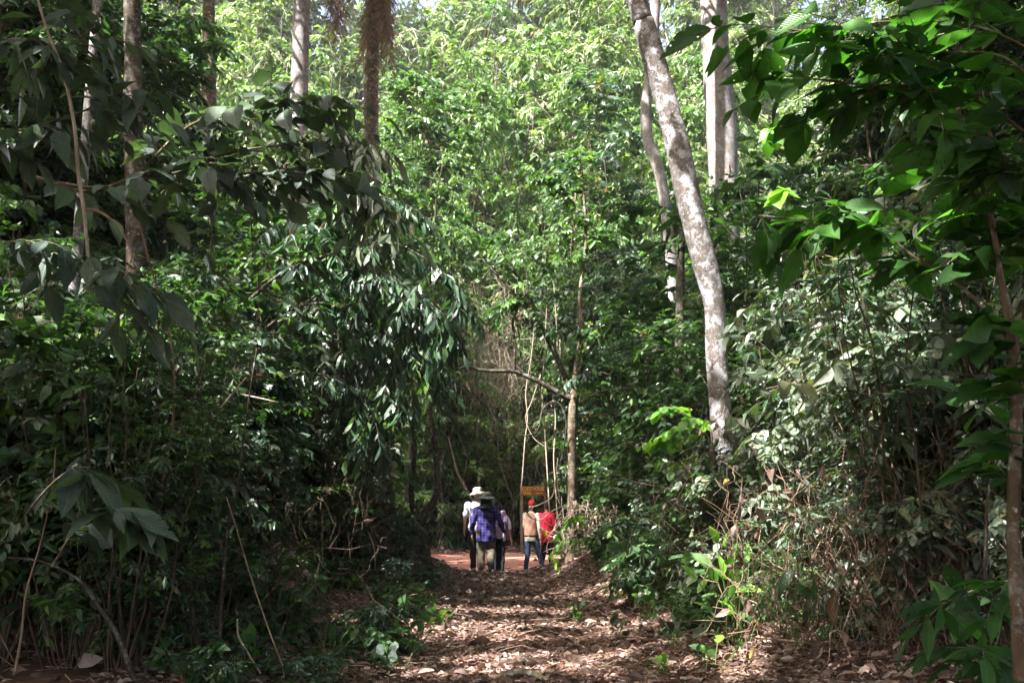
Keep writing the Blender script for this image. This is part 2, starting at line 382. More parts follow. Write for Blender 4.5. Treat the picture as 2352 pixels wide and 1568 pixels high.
def plaid(name, base, dark, light, k=46):
    m, nt, out = new_mat(name); N = nt.nodes; L = nt.links
    tc = N.new('ShaderNodeTexCoord'); sx = N.new('ShaderNodeSeparateXYZ'); L.new(tc.outputs['Object'], sx.inputs[0])
    def stripe(src, kk, ph, lo):
        a = N.new('ShaderNodeMath'); a.operation = 'MULTIPLY_ADD'; L.new(src, a.inputs[0]); a.inputs[1].default_value = kk; a.inputs[2].default_value = ph
        s = N.new('ShaderNodeMath'); s.operation = 'SINE'; L.new(a.outputs[0], s.inputs[0])
        r = N.new('ShaderNodeMapRange'); r.inputs['From Min'].default_value = lo; r.inputs['From Max'].default_value = lo + .15; L.new(s.outputs[0], r.inputs[0])
        return r.outputs[0]
    col = None
    for src, kk, ph, lo, c, f in ((0, k, .3, .0, dark, .55), (2, k, 0, .0, dark, .55), (0, k, 1.9, .9, light, .8), (2, k, 1.6, .9, light, .8)):
        s = stripe(sx.outputs[src], kk, ph, lo)
        q = N.new('ShaderNodeMath'); q.operation = 'MULTIPLY'; L.new(s, q.inputs[0]); q.inputs[1].default_value = f
        mx = N.new('ShaderNodeMix'); mx.data_type = 'RGBA'; L.new(q.outputs[0], mx.inputs[0])
        if col is None: mx.inputs[6].default_value = (*base, 1)
        else: L.new(col, mx.inputs[6])
        mx.inputs[7].default_value = (*c, 1); col = mx.outputs[2]
    b = N.new('ShaderNodeBsdfPrincipled'); b.inputs['Roughness'].default_value = .85; b.inputs['Specular IOR Level'].default_value = .2
    L.new(col, b.inputs['Base Color'])
    n = N.new('ShaderNodeTexNoise'); n.inputs['Scale'].default_value = 7; n.inputs['Detail'].default_value = 4; L.new(tc.outputs['Object'], n.inputs['Vector'])
    bp = N.new('ShaderNodeBump'); bp.inputs['Strength'].default_value = .9; bp.inputs['Distance'].default_value = .03
    L.new(n.outputs[0], bp.inputs['Height']); L.new(bp.outputs[0], b.inputs['Normal'])
    L.new(b.outputs[0], out.inputs[0]); return m

def soil_mat(name, stops, scale=3):
    m, nt, out = new_mat(name); N = nt.nodes; L = nt.links
    tc = N.new('ShaderNodeTexCoord')
    n = N.new('ShaderNodeTexNoise'); n.inputs['Scale'].default_value = scale; n.inputs['Detail'].default_value = 10; n.inputs['Roughness'].default_value = .75
    L.new(tc.outputs['Object'], n.inputs['Vector'])
    r = ramp(nt, stops); L.new(n.outputs[0], r.inputs[0])
    b = N.new('ShaderNodeBsdfPrincipled'); b.inputs['Roughness'].default_value = .95; b.inputs['Specular IOR Level'].default_value = .1
    L.new(r.outputs[0], b.inputs['Base Color'])
    bp = N.new('ShaderNodeBump'); bp.inputs['Strength'].default_value = .6; bp.inputs['Distance'].default_value = .04
    L.new(n.outputs[0], bp.inputs['Height']); L.new(bp.outputs[0], b.inputs['Normal'])
    L.new(b.outputs[0], out.inputs[0]); return m

# ------------------------------------------------------------------ ground
def sstep(a, b, x):
    t = np.clip((x - a) / (b - a), 0, 1); return t * t * (3 - 2 * t)
def pathc(y):
    return np.interp(y, [0, 9, 16, 23, 30], [.3, .17, .05, -.26, -.4])
def road_near(x): return np.interp(x, [-3.7, -3.3, -2.5, 0], [30.0, 26.5, 24.9, 24.6]) + .2 * np.sin(x * .9) + .12 * np.sin(x * 2.3 + 1)
def road_far(x): return np.interp(x, [-3.7, -3.3, -2.5, 0], [30.2, 33.0, 35.0, 35.6]) + .3 * np.sin(x * .35 + .6) + .2 * np.sin(x * 1.7)
def ground(x, y):
    x = np.asarray(x, float); y = np.asarray(y, float)
    u = x - pathc(y)
    hr = np.interp(y, [5, 9, 16, 20.5, 23.0, 25.0], [.25, .38, .5, .64, .58, .0])
    hl = np.interp(y, [5, 9, 16, 20.5, 23.0, 25.0], [.2, .3, .4, .55, .5, .0])
    z = np.where(u > 0, sstep(.4, np.interp(y, [14, 22], [2.9, 2.1]), u) * hr, sstep(.7, np.interp(y, [14, 22], [3.0, 2.1]), -u) * hl)
    bump = .05 * np.sin(x * 1.7 + y * .6) * np.sin(y * 1.3 - x * .4) + .03 * np.sin(x * 3.9 + 1) * np.sin(y * 3.1 + x)
    near = 1 - sstep(22.5, 24.6, y)
    z = z + bump * sstep(.7, 1.6, np.abs(u)) * near + .012 * np.sin(x * 6) * np.sin(y * 4.4) * near
    z = z - .2 * sstep(23.6, 25.2, y)
    z = z + sstep(36, 40, y) * .3 + np.clip(y - 38, 0, 200) * .07 + bump * sstep(34, 36, y)
    return z
M_SOIL = soil_mat('forest_floor_soil', [(.3, (.035, .02, .014)), (.5, (.09, .05, .035)), (.7, (.16, .10, .07))], 5)
M_PATH = soil_mat('trodden_path_soil', [(.3, (.07, .038, .028)), (.5, (.14, .075, .055)), (.7, (.22, .13, .10))], 4)
M_ROAD = soil_mat('red_laterite_soil', [(.3, (.25, .105, .07)), (.55, (.36, .17, .125)), (.75, (.44, .24, .19))], 2)
def grid(name, xs, ys, zf, mat):
    X, Y = np.meshgrid(xs, ys); Z = zf(X, Y); V = np.stack([X, Y, Z], -1).reshape(-1, 3)
    nx, ny = len(xs), len(ys); i = np.arange(nx - 1)[None, :] + np.arange(ny - 1)[:, None] * nx
    Q = np.stack([i, i + 1, i + 1 + nx, i + nx], -1).reshape(-1, 4)
    return make_mesh(name, V, [Q], mat, smooth=True)
xs = np.unique(np.concatenate([np.linspace(-160, -12, 30), np.linspace(-12, 12, 220), np.linspace(12, 160, 30)]))
ys = np.unique(np.concatenate([np.linspace(-60, 4, 14), np.linspace(4, 40, 300), np.linspace(40, 260, 60)]))
g = link_mesh('ground', grid('ground', xs, ys, ground, M_SOIL)); tag(g, kind='structure')
def strip(name, ts, e0, e1, n, along, mat, lift):
    V = []
    for t in ts:
        a, b = e0(t), e1(t)
        for k in np.linspace(0, 1, n):
            s = a + (b - a) * k
            x, y = (t, s) if along == 'x' else (s, t)
            V.append((x, y, float(ground(x, y)) + lift))
    V = np.array(V); m = len(ts); i = np.arange(n - 1)[None] + np.arange(m - 1)[:, None] * n
    Q = np.stack([i, i + 1, i + 1 + n, i + n], -1).reshape(-1, 4)
    if along == 'x': Q = Q[:, ::-1]
    o = link_mesh(name, make_mesh(name, V, [Q], mat, smooth=True)); tag(o, kind='structure'); return o
strip('road', np.linspace(-3.7, 60, 300), road_near, road_far, 40, 'x', M_ROAD, .012)
strip('path', np.linspace(-6, 24.0, 260), lambda t: float(pathc(t)) - .8 + .08 * math.sin(t * 2.1), lambda t: float(pathc(t)) + .85 + .1 * math.sin(t * 1.7 + 2), 24, 'y', M_PATH, .010)

# fallen leaves: thousands, nobody could count them
rng = np.random.default_rng(3)
def litter(name, n, xf, y0, y1, size, label, ypow=1.0, up=.02, crange=(0, 1), keep=None):
    y = y0 + (y1 - y0) * rng.random(n) ** ypow
    x = xf(y, rng.random(n))
    if keep is not None:
        k = keep(x, y); x, y = x[k], y[k]; n = len(x)
    z = ground(x, y) + rng.uniform(.008, up, n)
    L = Leaves(); D = rand_dir(rng, n, -.15, .35); Nn = np.array([0, 0, 1.0]) + rng.normal(0, .42, (n, 3))
    L.add(np.stack([x, y, z], 1), D, Nn, size * rng.lognormal(-.1, .38, n), rng.uniform(.7, 1.2, n))
    o = link_mesh(name, L.mesh(name, M_DEAD, CURL, rng, droop=.3, crange=crange))
    tag(o, label, 'fallen leaves', kind='stuff'); return o
litter('leaf_litter', 52000, lambda y, r: pathc(y) + (r - .5) * np.interp(y, [6, 12, 24], [6.5, 8, 9]) + .3, 6.2, 24.2, .072,
       'brown fallen leaves carpeting the path and its banks', 1.15, .04)
litter('leaf_litter', 16000, lambda y, r: (r - .45) * 26, 35.2, 43, .16, 'fallen leaves on the verge beyond the red road', 1.0, .05)
litter('leaf_litter', 350, lambda y, r: (r - .5) * 10, 24.8, 35, .12, 'few scattered dead leaves lying on the red road', 1.0, .02)
litter('leaf_litter', 14000, lambda y, r: (r - .5) * 26, 7, 24, .13, 'fallen leaves under the thickets either side of the path', 1.0, .06, keep=lambda x, y: np.abs(x) > 3.2)
litter('leaf_litter', 70000, lambda y, r: pathc(y) + (r - .5) * np.interp(y, [6, 12, 24], [5, 5.5, 7]) + .2, 6.2, 24.2, .035, 'crumbled fragments of dead leaf covering the trodden path', 1.2, .02)
# straw and broken twigs in the litter
T = Tubes(); n = 1500
y = rng.uniform(7, 23, n); x = pathc(y) + rng.normal(0, 1, n) * 2.4; x = np.where(np.abs(x) < .8, x * 2.4, x)
P0 = np.stack([x, y, ground(x, y) + .03], 1); D = rand_dir(rng, n, -.05, .2)
T.add(arcs(rng, P0, D, rng.uniform(.1, .6, n), 5, .1, .3), np.full((n, 5), .003) * rng.uniform(.6, 2, (n, 1)), 3)
tag(link_mesh('twig_litter', T.mesh('twig_litter', M_DRY)), 'thin dry twigs strewn through the fallen leaves', 'twigs', kind='stuff')

# ------------------------------------------------------------------ plant prototypes
def proto(seed, leafmat, temps, stemmat=M_TWIG, uv=False, smooth=False, ldroop=.25, **kw):
    r = np.random.default_rng(seed); L, T = gen_plant(r, **kw)
    return (L.mesh('foliage', leafmat, temps, r, ldroop, uv, smooth), T.mesh('stems', stemmat), kw['H'], kw['R'])
PR = {
 'lance': [proto(100 + i, M_DARK, LAN_MID, H=4.6, R=1.5, nstem=4, nbr=58, ntw=9, K=9, leaf=.15, tw=.42, hang=.55, droop=.45, zmin=.12, lean=.5) for i in range(3)],
 'dusty': [proto(110 + i, M_DUST, OV_MID, H=4.2, R=1.4, nstem=6, nbr=60, ntw=8, K=7, leaf=.13, tw=.36, hang=.35, droop=.35, zmin=.12, lean=.6) for i in range(3)],
 'mid': [proto(120 + i, M_MID, OV_MID, H=3.6, R=1.3, nstem=4, nbr=50, ntw=8, K=8, leaf=.125, tw=.34, hang=.2, droop=.25, zmin=.15, lean=.5) for i in range(3)],
 'dark': [proto(130 + i, M_DARK, OV_MID, H=4.8, R=1.5, nstem=4, nbr=60, ntw=9, K=8, leaf=.13, tw=.36, hang=.3, droop=.3, zmin=.1, lean=.5) for i in range(3)],
 'round': [proto(140 + i, M_DUST, ROUND, H=3.2, R=1.2, nstem=7, nbr=46, ntw=7, K=7, leaf=.11, tw=.34, hang=.35, droop=.3, zmin=.1, lean=.7) for i in range(2)],
 'low': [proto(150 + i, M_MID, OV_MID, H=.8, R=.5, nstem=5, nbr=16, ntw=3, K=7, leaf=.12, tw=.2, hang=.2, droop=.3, zmin=.3, stemr=.008, lean=.8) for i in range(3)],
 'lowdark': [proto(160 + i, M_DARK, LAN_MID, H=1.0, R=.6, nstem=6, nbr=20, ntw=4, K=7, leaf=.13, tw=.22, hang=.3, droop=.3, zmin=.2, stemr=.008, lean=.8) for i in range(2)],
 'under': [proto(170 + i, M_FARD, OV_MID, H=2.6, R=1.5, nstem=6, nbr=42, ntw=6, K=7, leaf=.2, tw=.4, hang=.35, droop=.4, zmin=.08, lean=.9) for i in range(3)],
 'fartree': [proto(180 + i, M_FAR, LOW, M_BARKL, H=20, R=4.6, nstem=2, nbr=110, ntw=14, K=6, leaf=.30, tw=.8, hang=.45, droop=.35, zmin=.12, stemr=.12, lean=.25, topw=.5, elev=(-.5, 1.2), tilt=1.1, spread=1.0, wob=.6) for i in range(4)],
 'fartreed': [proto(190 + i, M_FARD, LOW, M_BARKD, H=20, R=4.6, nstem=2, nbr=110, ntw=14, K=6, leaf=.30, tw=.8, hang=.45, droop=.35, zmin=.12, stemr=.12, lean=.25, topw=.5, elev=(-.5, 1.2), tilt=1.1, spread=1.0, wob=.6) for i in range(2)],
 'fine': [proto(250 + i, M_MID, OV_MID, H=4.0, R=1.3, nstem=5, nbr=70, ntw=9, K=9, leaf=.075, tw=.3, hang=.2, droop=.25, zmin=.2, lean=.7) for i in range(2)],
 'sparse': [proto(260 + i, M_DUST, OV_MID, M_TWIG, H=4.0, R=1.2, nstem=9, nbr=34, ntw=5, K=5, leaf=.16, tw=.4, hang=.3, droop=.4, zmin=.35, stemr=.012, lean=.9, tilt=.8) for i in range(2)],
 'stemmy': [proto(270 + i, M_DARK, LAN_MID, M_TWIG, H=4.4, R=1.3, nstem=12, nbr=46, ntw=6, K=6, leaf=.10, tw=.35, hang=.3, droop=.4, zmin=.3, stemr=.014, lean=.9, tilt=.7) for i in range(2)],
 'vinetree': [proto(220 + i, M_FAR, OV_MID, M_BARKB, H=17, R=3.6, nstem=3, nbr=90, ntw=12, K=8, leaf=.24, tw=.6, hang=.5, droop=.5, zmin=.04, stemr=.09, lean=.5, topw=.6, tilt=.9, elev=(-.6, 1.1), wob=.6) for i in range(3)],
 'slim': [proto(230 + i, M_MID, OV_MID, M_BARKB, H=12, R=2.4, nstem=2, nbr=70, ntw=11, K=8, leaf=.17, tw=.5, hang=.3, droop=.3, zmin=.3, stemr=.05, lean=.3, topw=.6) for i in range(3)],
 'slimd': [proto(240 + i, M_DARK, OV_MID, M_BARKD, H=12, R=2.4, nstem=2, nbr=80, ntw=11, K=8, leaf=.16, tw=.5, hang=.3, droop=.3, zmin=.3, stemr=.05, lean=.3, topw=.6) for i in range(2)],
 'farbush': [proto(200 + i, M_FAR, LOW, M_TWIG, H=7, R=3.0, nstem=6, nbr=70, ntw=12, K=8, leaf=.24, tw=.6, hang=.4, droop=.35, zmin=.06, stemr=.04, lean=.8, tilt=.9, elev=(-.4, 1.1), wob=.5) for i in range(3)],
}
PR['vinewall'] = [proto(280 + i, M_MIDB, OV_MID, M_BARKD, H=15, R=2.6, nstem=5, nbr=110, ntw=11, K=7, leaf=.20, tw=.5, hang=.5, droop=.55, zmin=.06, stemr=.06, lean=.8, topw=.6, tilt=.9, elev=(-.7, 1.0), wob=.6) for i in range(2)]
def put(kind, x, y, s=1.0, name='shrub', label='', cat='shrub', group=None, sz=1.0, rz=None, var=None):
    k = PR[kind][(var if var is not None else put.n) % len(PR[kind])]; put.n += 1
    o = empty(name, (x, y, float(ground(x, y)) - .03), rz if rz is not None else random.uniform(0, 6.28))
    o.scale = (s, s, s * sz)
    link_mesh('foliage' if cat != 'tree' else 'crown', k[0], o); link_mesh('stem' if cat != 'tree' else 'trunk', k[1], o)
    return tag(o, label, cat, group)
put.n = 0
random.seed(7)
U = random.uniform

# ------------------------------------------------------------------ forest beyond the road
def gapf(x, y):
    """thin the forest where the sky glares through"""
    p = lpx0(x, y)
    return 700 < p < 850 or 1700 < p < 1790
def lpx0(x, y): return 1176 + F_PX * x / y
for i in range(40):
    x = -52 + 104 * (i + U(.1, .9)) / 40; y = U(66, 95); s = U(1.7, 2.2)
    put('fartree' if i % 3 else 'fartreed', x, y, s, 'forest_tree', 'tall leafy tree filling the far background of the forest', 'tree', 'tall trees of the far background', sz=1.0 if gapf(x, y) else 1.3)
for i in range(36):
    x = -34 + 68 * (i + U(0, 1)) / 36; y = U(48, 62)
    if gapf(x, y): continue
    put('fartree', x, y, U(1.1, 1.35), 'forest_tree', 'sunlit pale green tree behind the undergrowth beyond the road', 'tree', 'sunlit trees behind the roadside undergrowth', sz=U(.95, 1.2))
for i in range(22):
    x = -22 + 44 * (i + U(0, 1)) / 22; y = U(39, 46)
    if gapf(x, y) or abs(lpx0(x, y) - 1180) < 60: continue
    put('vinetree', x, y, U(.85, 1.15), 'vine_draped_tree', 'tree draped in climbing foliage at the far side of the red road', 'tree', 'vine-draped trees beyond the road')
for i in range(40):
    x = -26 + 52 * (i + U(0, 1)) / 40; y = U(39, 50)
    put('farbush', x, y, U(.7, 1.15), 'forest_bush', 'tall sunlit bush rising behind the roadside undergrowth', 'bush', 'tall sunlit bushes beyond the road', sz=U(.8, 1.2))
for i in range(52):
    x = -21 + 42 * (i + U(0, 1)) / 52; y = U(37.2, 43)
    if 0 < x < 1.6: y = max(y, 38.6)
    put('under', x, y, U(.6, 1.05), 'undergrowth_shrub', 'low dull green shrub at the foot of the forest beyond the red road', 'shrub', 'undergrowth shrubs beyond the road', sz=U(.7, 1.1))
for (px, y, sc) in ((1000, 38, .8), (1310, 39.5, .95), (1370, 38, .95), (1450, 38.5, 1.05), (1540, 38, .9), (930, 37.5, 1.0), (1240, 46, 1.0), (1010, 47, 1.45), (1170, 52, 1.7), (1320, 49, 1.6), (1430, 46, 1.45), (1530, 50, 1.6), (880, 50, 1.5), (620, 46, 1.4), (450, 44, 1.5), (1080, 60, 2.0), (1250, 64, 2.1), (560, 58, 1.9)):
    put('vinewall', (px - 1176) / F_PX * y, y, sc, 'vine_smothered_tree', 'dark-stemmed tree smothered in hanging vines just beyond the red road', 'tree', 'vine-smothered trees just beyond the road')
# slim understorey trees rising above the thickets on both sides
for i in range(20):
    y = U(15, 28); x = -y * U(.28, .56) - 1.5
    if 640 < lpx0(x, y) < 900: continue
    put('slim' if i % 2 else 'slimd', x, y, U(.8, 1.15), 'slim_tree', 'slim understorey tree rising above the thicket left of the path', 'tree', 'slim trees rising behind the left thicket')
for i in range(16):
    y = U(14, 24.2); x = y * U(.30, .6) + 1.5
    put('slim' if i % 2 else 'slimd', x, y, U(.8, 1.15), 'slim_tree', 'slim understorey tree rising above the thicket right of the path', 'tree', 'slim trees rising behind the right thicket')
for (px, y, sc) in ((960, 39, 1.5), (1380, 40, 1.6), (1460, 23.6, .7), (1560, 37, 1.0), (1800, 23, .85), (1880, 37, 1.3), (1350, 37.5, .75), (1000, 37.5, .75), (840, 27, .72), (1620, 23, .7)):
    put('slim' if px < 1250 else 'slimd', (px - 1176) / F_PX * y, y, sc, 'slim_tree', 'slim leafy tree in the middle distance near the red road', 'tree', 'slim trees near the road')

# ------------------------------------------------------------------ left flank
THIN = []
def lpx(x, y): return 1176 + F_PX * x / y
LAB = {
 ('lance', 'L'): 'dark shrub with hanging lance-shaped leaves left of the path',
 ('dark', 'L'): 'dark oval-leaved shrub in the shaded thicket left of the path',
 ('dusty', 'L'): 'grey-green dusty shrub in the thicket left of the path',
 ('mid', 'L'): 'mid green shrub in the thicket left of the path',
 ('mid', 'R'): 'mid green oval-leaved shrub in the thicket right of the path',
 ('dusty', 'R'): 'dusty broad-leaved shrub in the thicket right of the path',
 ('round', 'R'): 'round-leaved grey-green climber bush right of the path',
 ('fine', 'L'): 'small-leaved green bush in the thicket left of the path', ('fine', 'R'): 'small-leaved green bush in the thicket right of the path',
 ('sparse', 'L'): 'open dusty-leaved thicket plant on pale dry stems left of the path', ('sparse', 'R'): 'open dusty-leaved thicket plant on pale dry stems right of the path',
 ('stemmy', 'L'): 'many-stemmed dark thicket plant with narrow leaves left of the path', ('stemmy', 'R'): 'many-stemmed dark thicket plant with narrow leaves right of the path',
 ('dark', 'R'): 'dark glossy shrub in the thicket right of the path'}
def flank(kind, side, x, y, s, sz=1.0):
    put(kind, x, y, s, {'lance': 'lance_leaved_shrub', 'dark': 'dark_shrub', 'dusty': 'dusty_shrub', 'mid': 'green_shrub', 'round': 'climber_bush', 'fine': 'small_leaved_bush', 'sparse': 'thicket_plant', 'stemmy': 'many_stemmed_plant'}[kind],
        LAB[(kind, side)], 'shrub', LAB[(kind, side)].replace('shrub', 'shrubs').replace('bush', 'bushes').replace('plant', 'plants'), sz=sz)
for i in range(100):
    y = 8.0 + 15.5 * (i + U(0, 1)) / 100
    xin = np.interp(y, [8, 12, 16, 20, 23], [-2.95, -3.0, -3.2, -4.3, -5.0])
    x = xin - abs(random.gauss(0, 1)) * .16 * y * 1.2
    if x < -.62 * y - 1: x = U(-.6 * y, xin)
    k = random.choice(['lance', 'dark', 'stemmy', 'dusty', 'sparse', 'mid', 'fine', 'stemmy', 'fine'])
    s = U(.75, 1.1) * np.interp(x - xin, [-3, 0], [1.12, .8])
    if 330 < lpx(x, y) < 900 and y > 15: s = min(s, .95)
    flank(k, 'L', x, y, s, U(.9, 1.12))
# ------------------------------------------------------------------ right flank
for i in range(84):
    y = 8.6 + 15 * (i + U(0, 1)) / 84
    if y < 13.4:
        xin = .225 * y + 1.25 + (.1 if y < 9.8 else 0)
        x = xin + abs(random.gauss(0, 1)) * .15 * y
        k = random.choice(['dusty', 'round', 'sparse', 'dark', 'fine', 'sparse', 'stemmy', 'round']); s = U(.8, 1.1)
    else:
        xin = np.interp(y, [13, 18, 23], [3.6, 3.7, 4.0])
        x = xin + abs(random.gauss(0, 1)) * .14 * y
        k = random.choice(['mid', 'round', 'fine', 'dark', 'mid', 'stemmy']); s = U(.7, .95)
        if lpx(x, y) < 1700: s = U(.6, .85)
    flank(k, 'R', x, y, s, U(.9, 1.12))
for (px, y, k, s) in ((720, 17, 'dusty', 1.5), (730, 18.5, 'lance', 1.5), (710, 20.5, 'dusty', 1.45), (700, 16, 'fine', 1.6), (740, 21, 'fine', 1.9), (660, 19, 'mid', 2.0), (740, 16.5, 'lance', .75)):
    flank(k, 'L', (px - 1176) / F_PX * y, y, s)
for (px, y, k, s) in ((1650, 12.2, 'mid', .6), (1700, 12.0, 'round', .7), (1600, 15.5, 'mid', .95), (1660, 17, 'fine', 1.35), (1720, 19, 'mid', 2.0), (1560, 20, 'mid', 1.6), (1690, 21.5, 'fine', 2.1), (1480, 21, 'mid', 1.3), (1420, 23.5, 'fine', 1.3), (1850, 12.6, 'dusty', .8), (1530, 17.5, 'dark', .85)):
    flank(k, 'R', (px - 1176) / F_PX * y, y, s)
for (x, y, k, s) in ((3.3, 8.7, 'round', .5), (3.9, 8.3, 'sparse', .5), (2.7, 9.6, 'sparse', .55), (4.4, 8.6, 'dusty', .6), (3.5, 9.6, 'round', .85), (2.4, 9.3, 'fine', .3), (-2.5, 8.6, 'stemmy', .4), (-3.4, 8.2, 'sparse', .5)):
    flank(k, 'R' if x > 0 else 'L', x, y, s)
# thin bare stems standing in the thickets
for i in range(64):
    sd = -1 if i % 5 < 3 else 1
    y = U(8, 15); x = sd * (U(.2, .5) * y + (1.0 if sd < 0 else 1.2)); h = U(1.5, 4.5)
    P = [np.zeros(3)]; d = norm(np.array([U(-.5, .5), U(-.2, .2), 1.0]))
    for _ in range(6):
        d = norm(d + np.array([U(-.25, .25), U(-.15, .15), U(-.12, .1)])); P.append(P[-1] + d * h / 6)
    P = np.array(P); w = U(.004, .013); b = np.array([x, y, float(ground(x, y)) - .05])
    side = 'left' if sd < 0 else 'right'
    THIN.append((P, w, b, side, i))
# low plants along the path edges
for i in range(120):
    y = U(7.6, 22.5); x = pathc(y) + (-1 if i % 2 else 1) * (U(1.35, 3.3) + (.4 if i % 2 == 0 else 0))
    k = random.choice(['low', 'lowdark', 'low'])
    if x > 1.5 and y < 10.6 and random.random() < .7: continue
    if x < 0 and y > 19 and x > -2.6: continue
    put(k, x, y, U(.4, .75) if abs(x) < 2 or y < 9.5 else U(.7, 1.3), 'seedling', 'small leafy plant at the %s edge of the path' % ('left' if i % 2 else 'right'), 'plant', 'small plants along the %s edge of the path' % ('left' if i % 2 else 'right'))

# ------------------------------------------------------------------ unseen canopy added overhead for shade, gaps carved along chosen sun beams
BEAMS = [(at(700, 560, 14), .3), (at(900, 640, 14), .25), (at(960, 560, 14), .2), (at(2150, 120, 4.6), .16), (at(1950, 100, 4.6), .12), (at(2000, 200, 4.6), .1), (at(2250, 60, 4.6), .14), (at(2200, 480, 5.2), .12), (at(2050, 520, 5.6), .14), (at(1850, 60, 4.6), .1), (at(2280, 250, 4.6), .12), (at(2120, 330, 5), .1), (at(1200, 800, 40), 2.6), (at(1120, 700, 40), 1.8), (at(1260, 950, 38), 1.2), (at(1150, 950, 42), 1.6), (at(1220, 880, 46), 2), (at(1330, 560, 38), 1.5), (at(1104, 1200, 23.5), .05), (at(440, 330, 7), .35), (at(600, 360, 7), .35), (at(520, 300, 7), .2), (at(120, 680, 5.4), .25), (at(140, 640, 5.4), .2), (at(1085, 1160, 23.9), .3), (at(1225, 1200, 24.8), .2), (at(1255, 1190, 25.5), .2), (at(1400, 1530, 9.4), .15), (at(1640, 720, 13), .42), (at(1625, 640, 13), .3), (at(1500, 330, 13), .35), (at(1190, 1372, 17), .5), (at(1300, 1375, 16.6), .3),
         (at(1800, 1500, 9.6), .5), (at(1720, 1540, 9.0), .3), (at(1900, 1240, 9.4), .5), (at(1800, 1130, 9.6), .45), (at(1850, 1330, 9.3), .4),
         (at(1390, 1262, 21.5), .7), (at(1316, 1050, 21), .7), (at(1090, 1170, 23), .30), (at(1118, 1235, 23.5), .08),
         (at(1540, 1000, 14), .45), (at(1850, 560, 11), .9), (at(1950, 880, 10.5), .7), (at(820, 620, 14), 1.0), (at(950, 720, 14), .7), (at(620, 480, 11), .5),
         (at(560, 300, 11), .5), (at(760, 430, 13), .6), (at(1060, 900, 19), .6), (at(600, 900, 12), .35), (at(480, 1050, 10), .25), (at(2050, 760, 9), .4),
         (at(880, 930, 17), .5), (at(1640, 250, 23), 1.0), (at(1640, 100, 24), .8), (at(690, 80, 27), 1.2), (at(1250, 900, 22), 1.2), (at(1400, 640, 22), 1.3),
         (at(1500, 620, 17), .8), (at(2000, 380, 11), .6)]
_r = np.random.default_rng(404)
for _ in range(520):
    sd = _r.random() < .45; _y = _r.uniform(8.5, 23)
    _px = _r.uniform(150, 1080) if sd else _r.uniform(1420, 2300)
    BEAMS.append((at(_px, _r.uniform(200, 1200), _y), _r.uniform(.05, .26)))
for _ in range(14):
    _y = _r.uniform(8.5, 23); BEAMS.append((np.array([_r.uniform(-2.2, 2.8), _y, .1]), _r.uniform(.06, .16)))
def beam_mask(P):  # cuts away leaves that stand in a chosen sun beam
    keep = np.ones(len(P), bool)
    for c, r in BEAMS:
        d = P - c; t = d @ SUN; q = np.linalg.norm(d - t[:, None] * SUN, axis=1)
        keep &= ~((q < r + .1) & (t > 1.5))
    # stay above what the camera frames
    keep &= P[:, 2] > CAMZ + .56 * np.maximum(P[:, 1], 0) + .4
    return keep
r = np.random.default_rng(55)
L = Leaves(); nc = 13500
c = np.stack([r.uniform(-26, 14, nc), r.uniform(-17, 30, nc), np.zeros(nc)], 1)
c[:, 2] = np.maximum(9.5, 3.2 + .56 * np.maximum(c[:, 1], 0) + 2.2) + r.uniform(0, 4.5, nc)
twig_leaves(L, r, c, rand_dir(r, nc, -.5, .4), r.uniform(1.0, 2.4, nc), 26, .34, .3, .3, 1.0, .5)
o = link_mesh('shade_canopy', L.mesh('shade_canopy', M_MID, LOW, r, mask=beam_mask))
tag(o, 'unseen leafy canopy added overhead to shade the path', 'canopy', kind='stuff')

# ------------------------------------------------------------------ trunks
def trunk_mesh(name, pts, rad, mat, nseg=18, n=60, lump=.06, seed=0, flare=0):
    """pts (m,3), rad (m,) -> lumpy tapered trunk"""
    r = np.random.default_rng(seed)
    A = smooth_line(np.column_stack([pts, rad]), n); P = A[:, :3]; R = A[:, 3]
    Tn = norm(np.gradient(P, axis=0)); X = norm(np.cross(Tn, [0, 1.0, .01])); Yv = np.cross(Tn, X)
    a = np.arange(nseg) * 2 * math.pi / nseg; s = np.linspace(0, 1, n)[:, None] * np.linalg.norm(P[-1] - P[0])
    ph = r.uniform(0, 6.28, 8)
    w = 1 + lump * (np.sin(2 * a + ph[0] + s * .8) + .6 * np.sin(3 * a + ph[1] - s * 1.3) + .4 * np.sin(5 * a + ph[2] + s * 2.1)) \
        + lump * .5 * np.sin(s * 3.1 + ph[3]) + r.normal(0, lump * .2, (n, nseg))
    if flare: w = w * (1 + flare * np.exp(-s / .35) * (1 + .45 * np.sin(5 * a + ph[4])))
    co = P[:, None] + (R[:, None] * w)[..., None] * (X[:, None] * np.cos(a)[:, None] + Yv[:, None] * np.sin(a)[:, None])
    j = np.arange(nseg); k = np.arange(n - 1)
    q = np.stack([k[:, None] * nseg + j, k[:, None] * nseg + (j + 1) % nseg, (k[:, None] + 1) * nseg + (j + 1) % nseg, (k[:, None] + 1) * nseg + j], -1).reshape(-1, 4)
    return make_mesh(name, co.reshape(-1, 3), [q], mat, smooth=True)
def line_px(px, Y, dY=None):
    """[(px, py, width_px)] at depth Y -> points, radii; the last point may run below ground"""
    P = []; R = []
    for i, (a, b, w) in enumerate(px):
        y = Y if dY is None else Y + dY[i]
        P.append(at(a, b, y)); R.append(w * .5 * y / F_PX)
    return np.array(P), np.array(R)
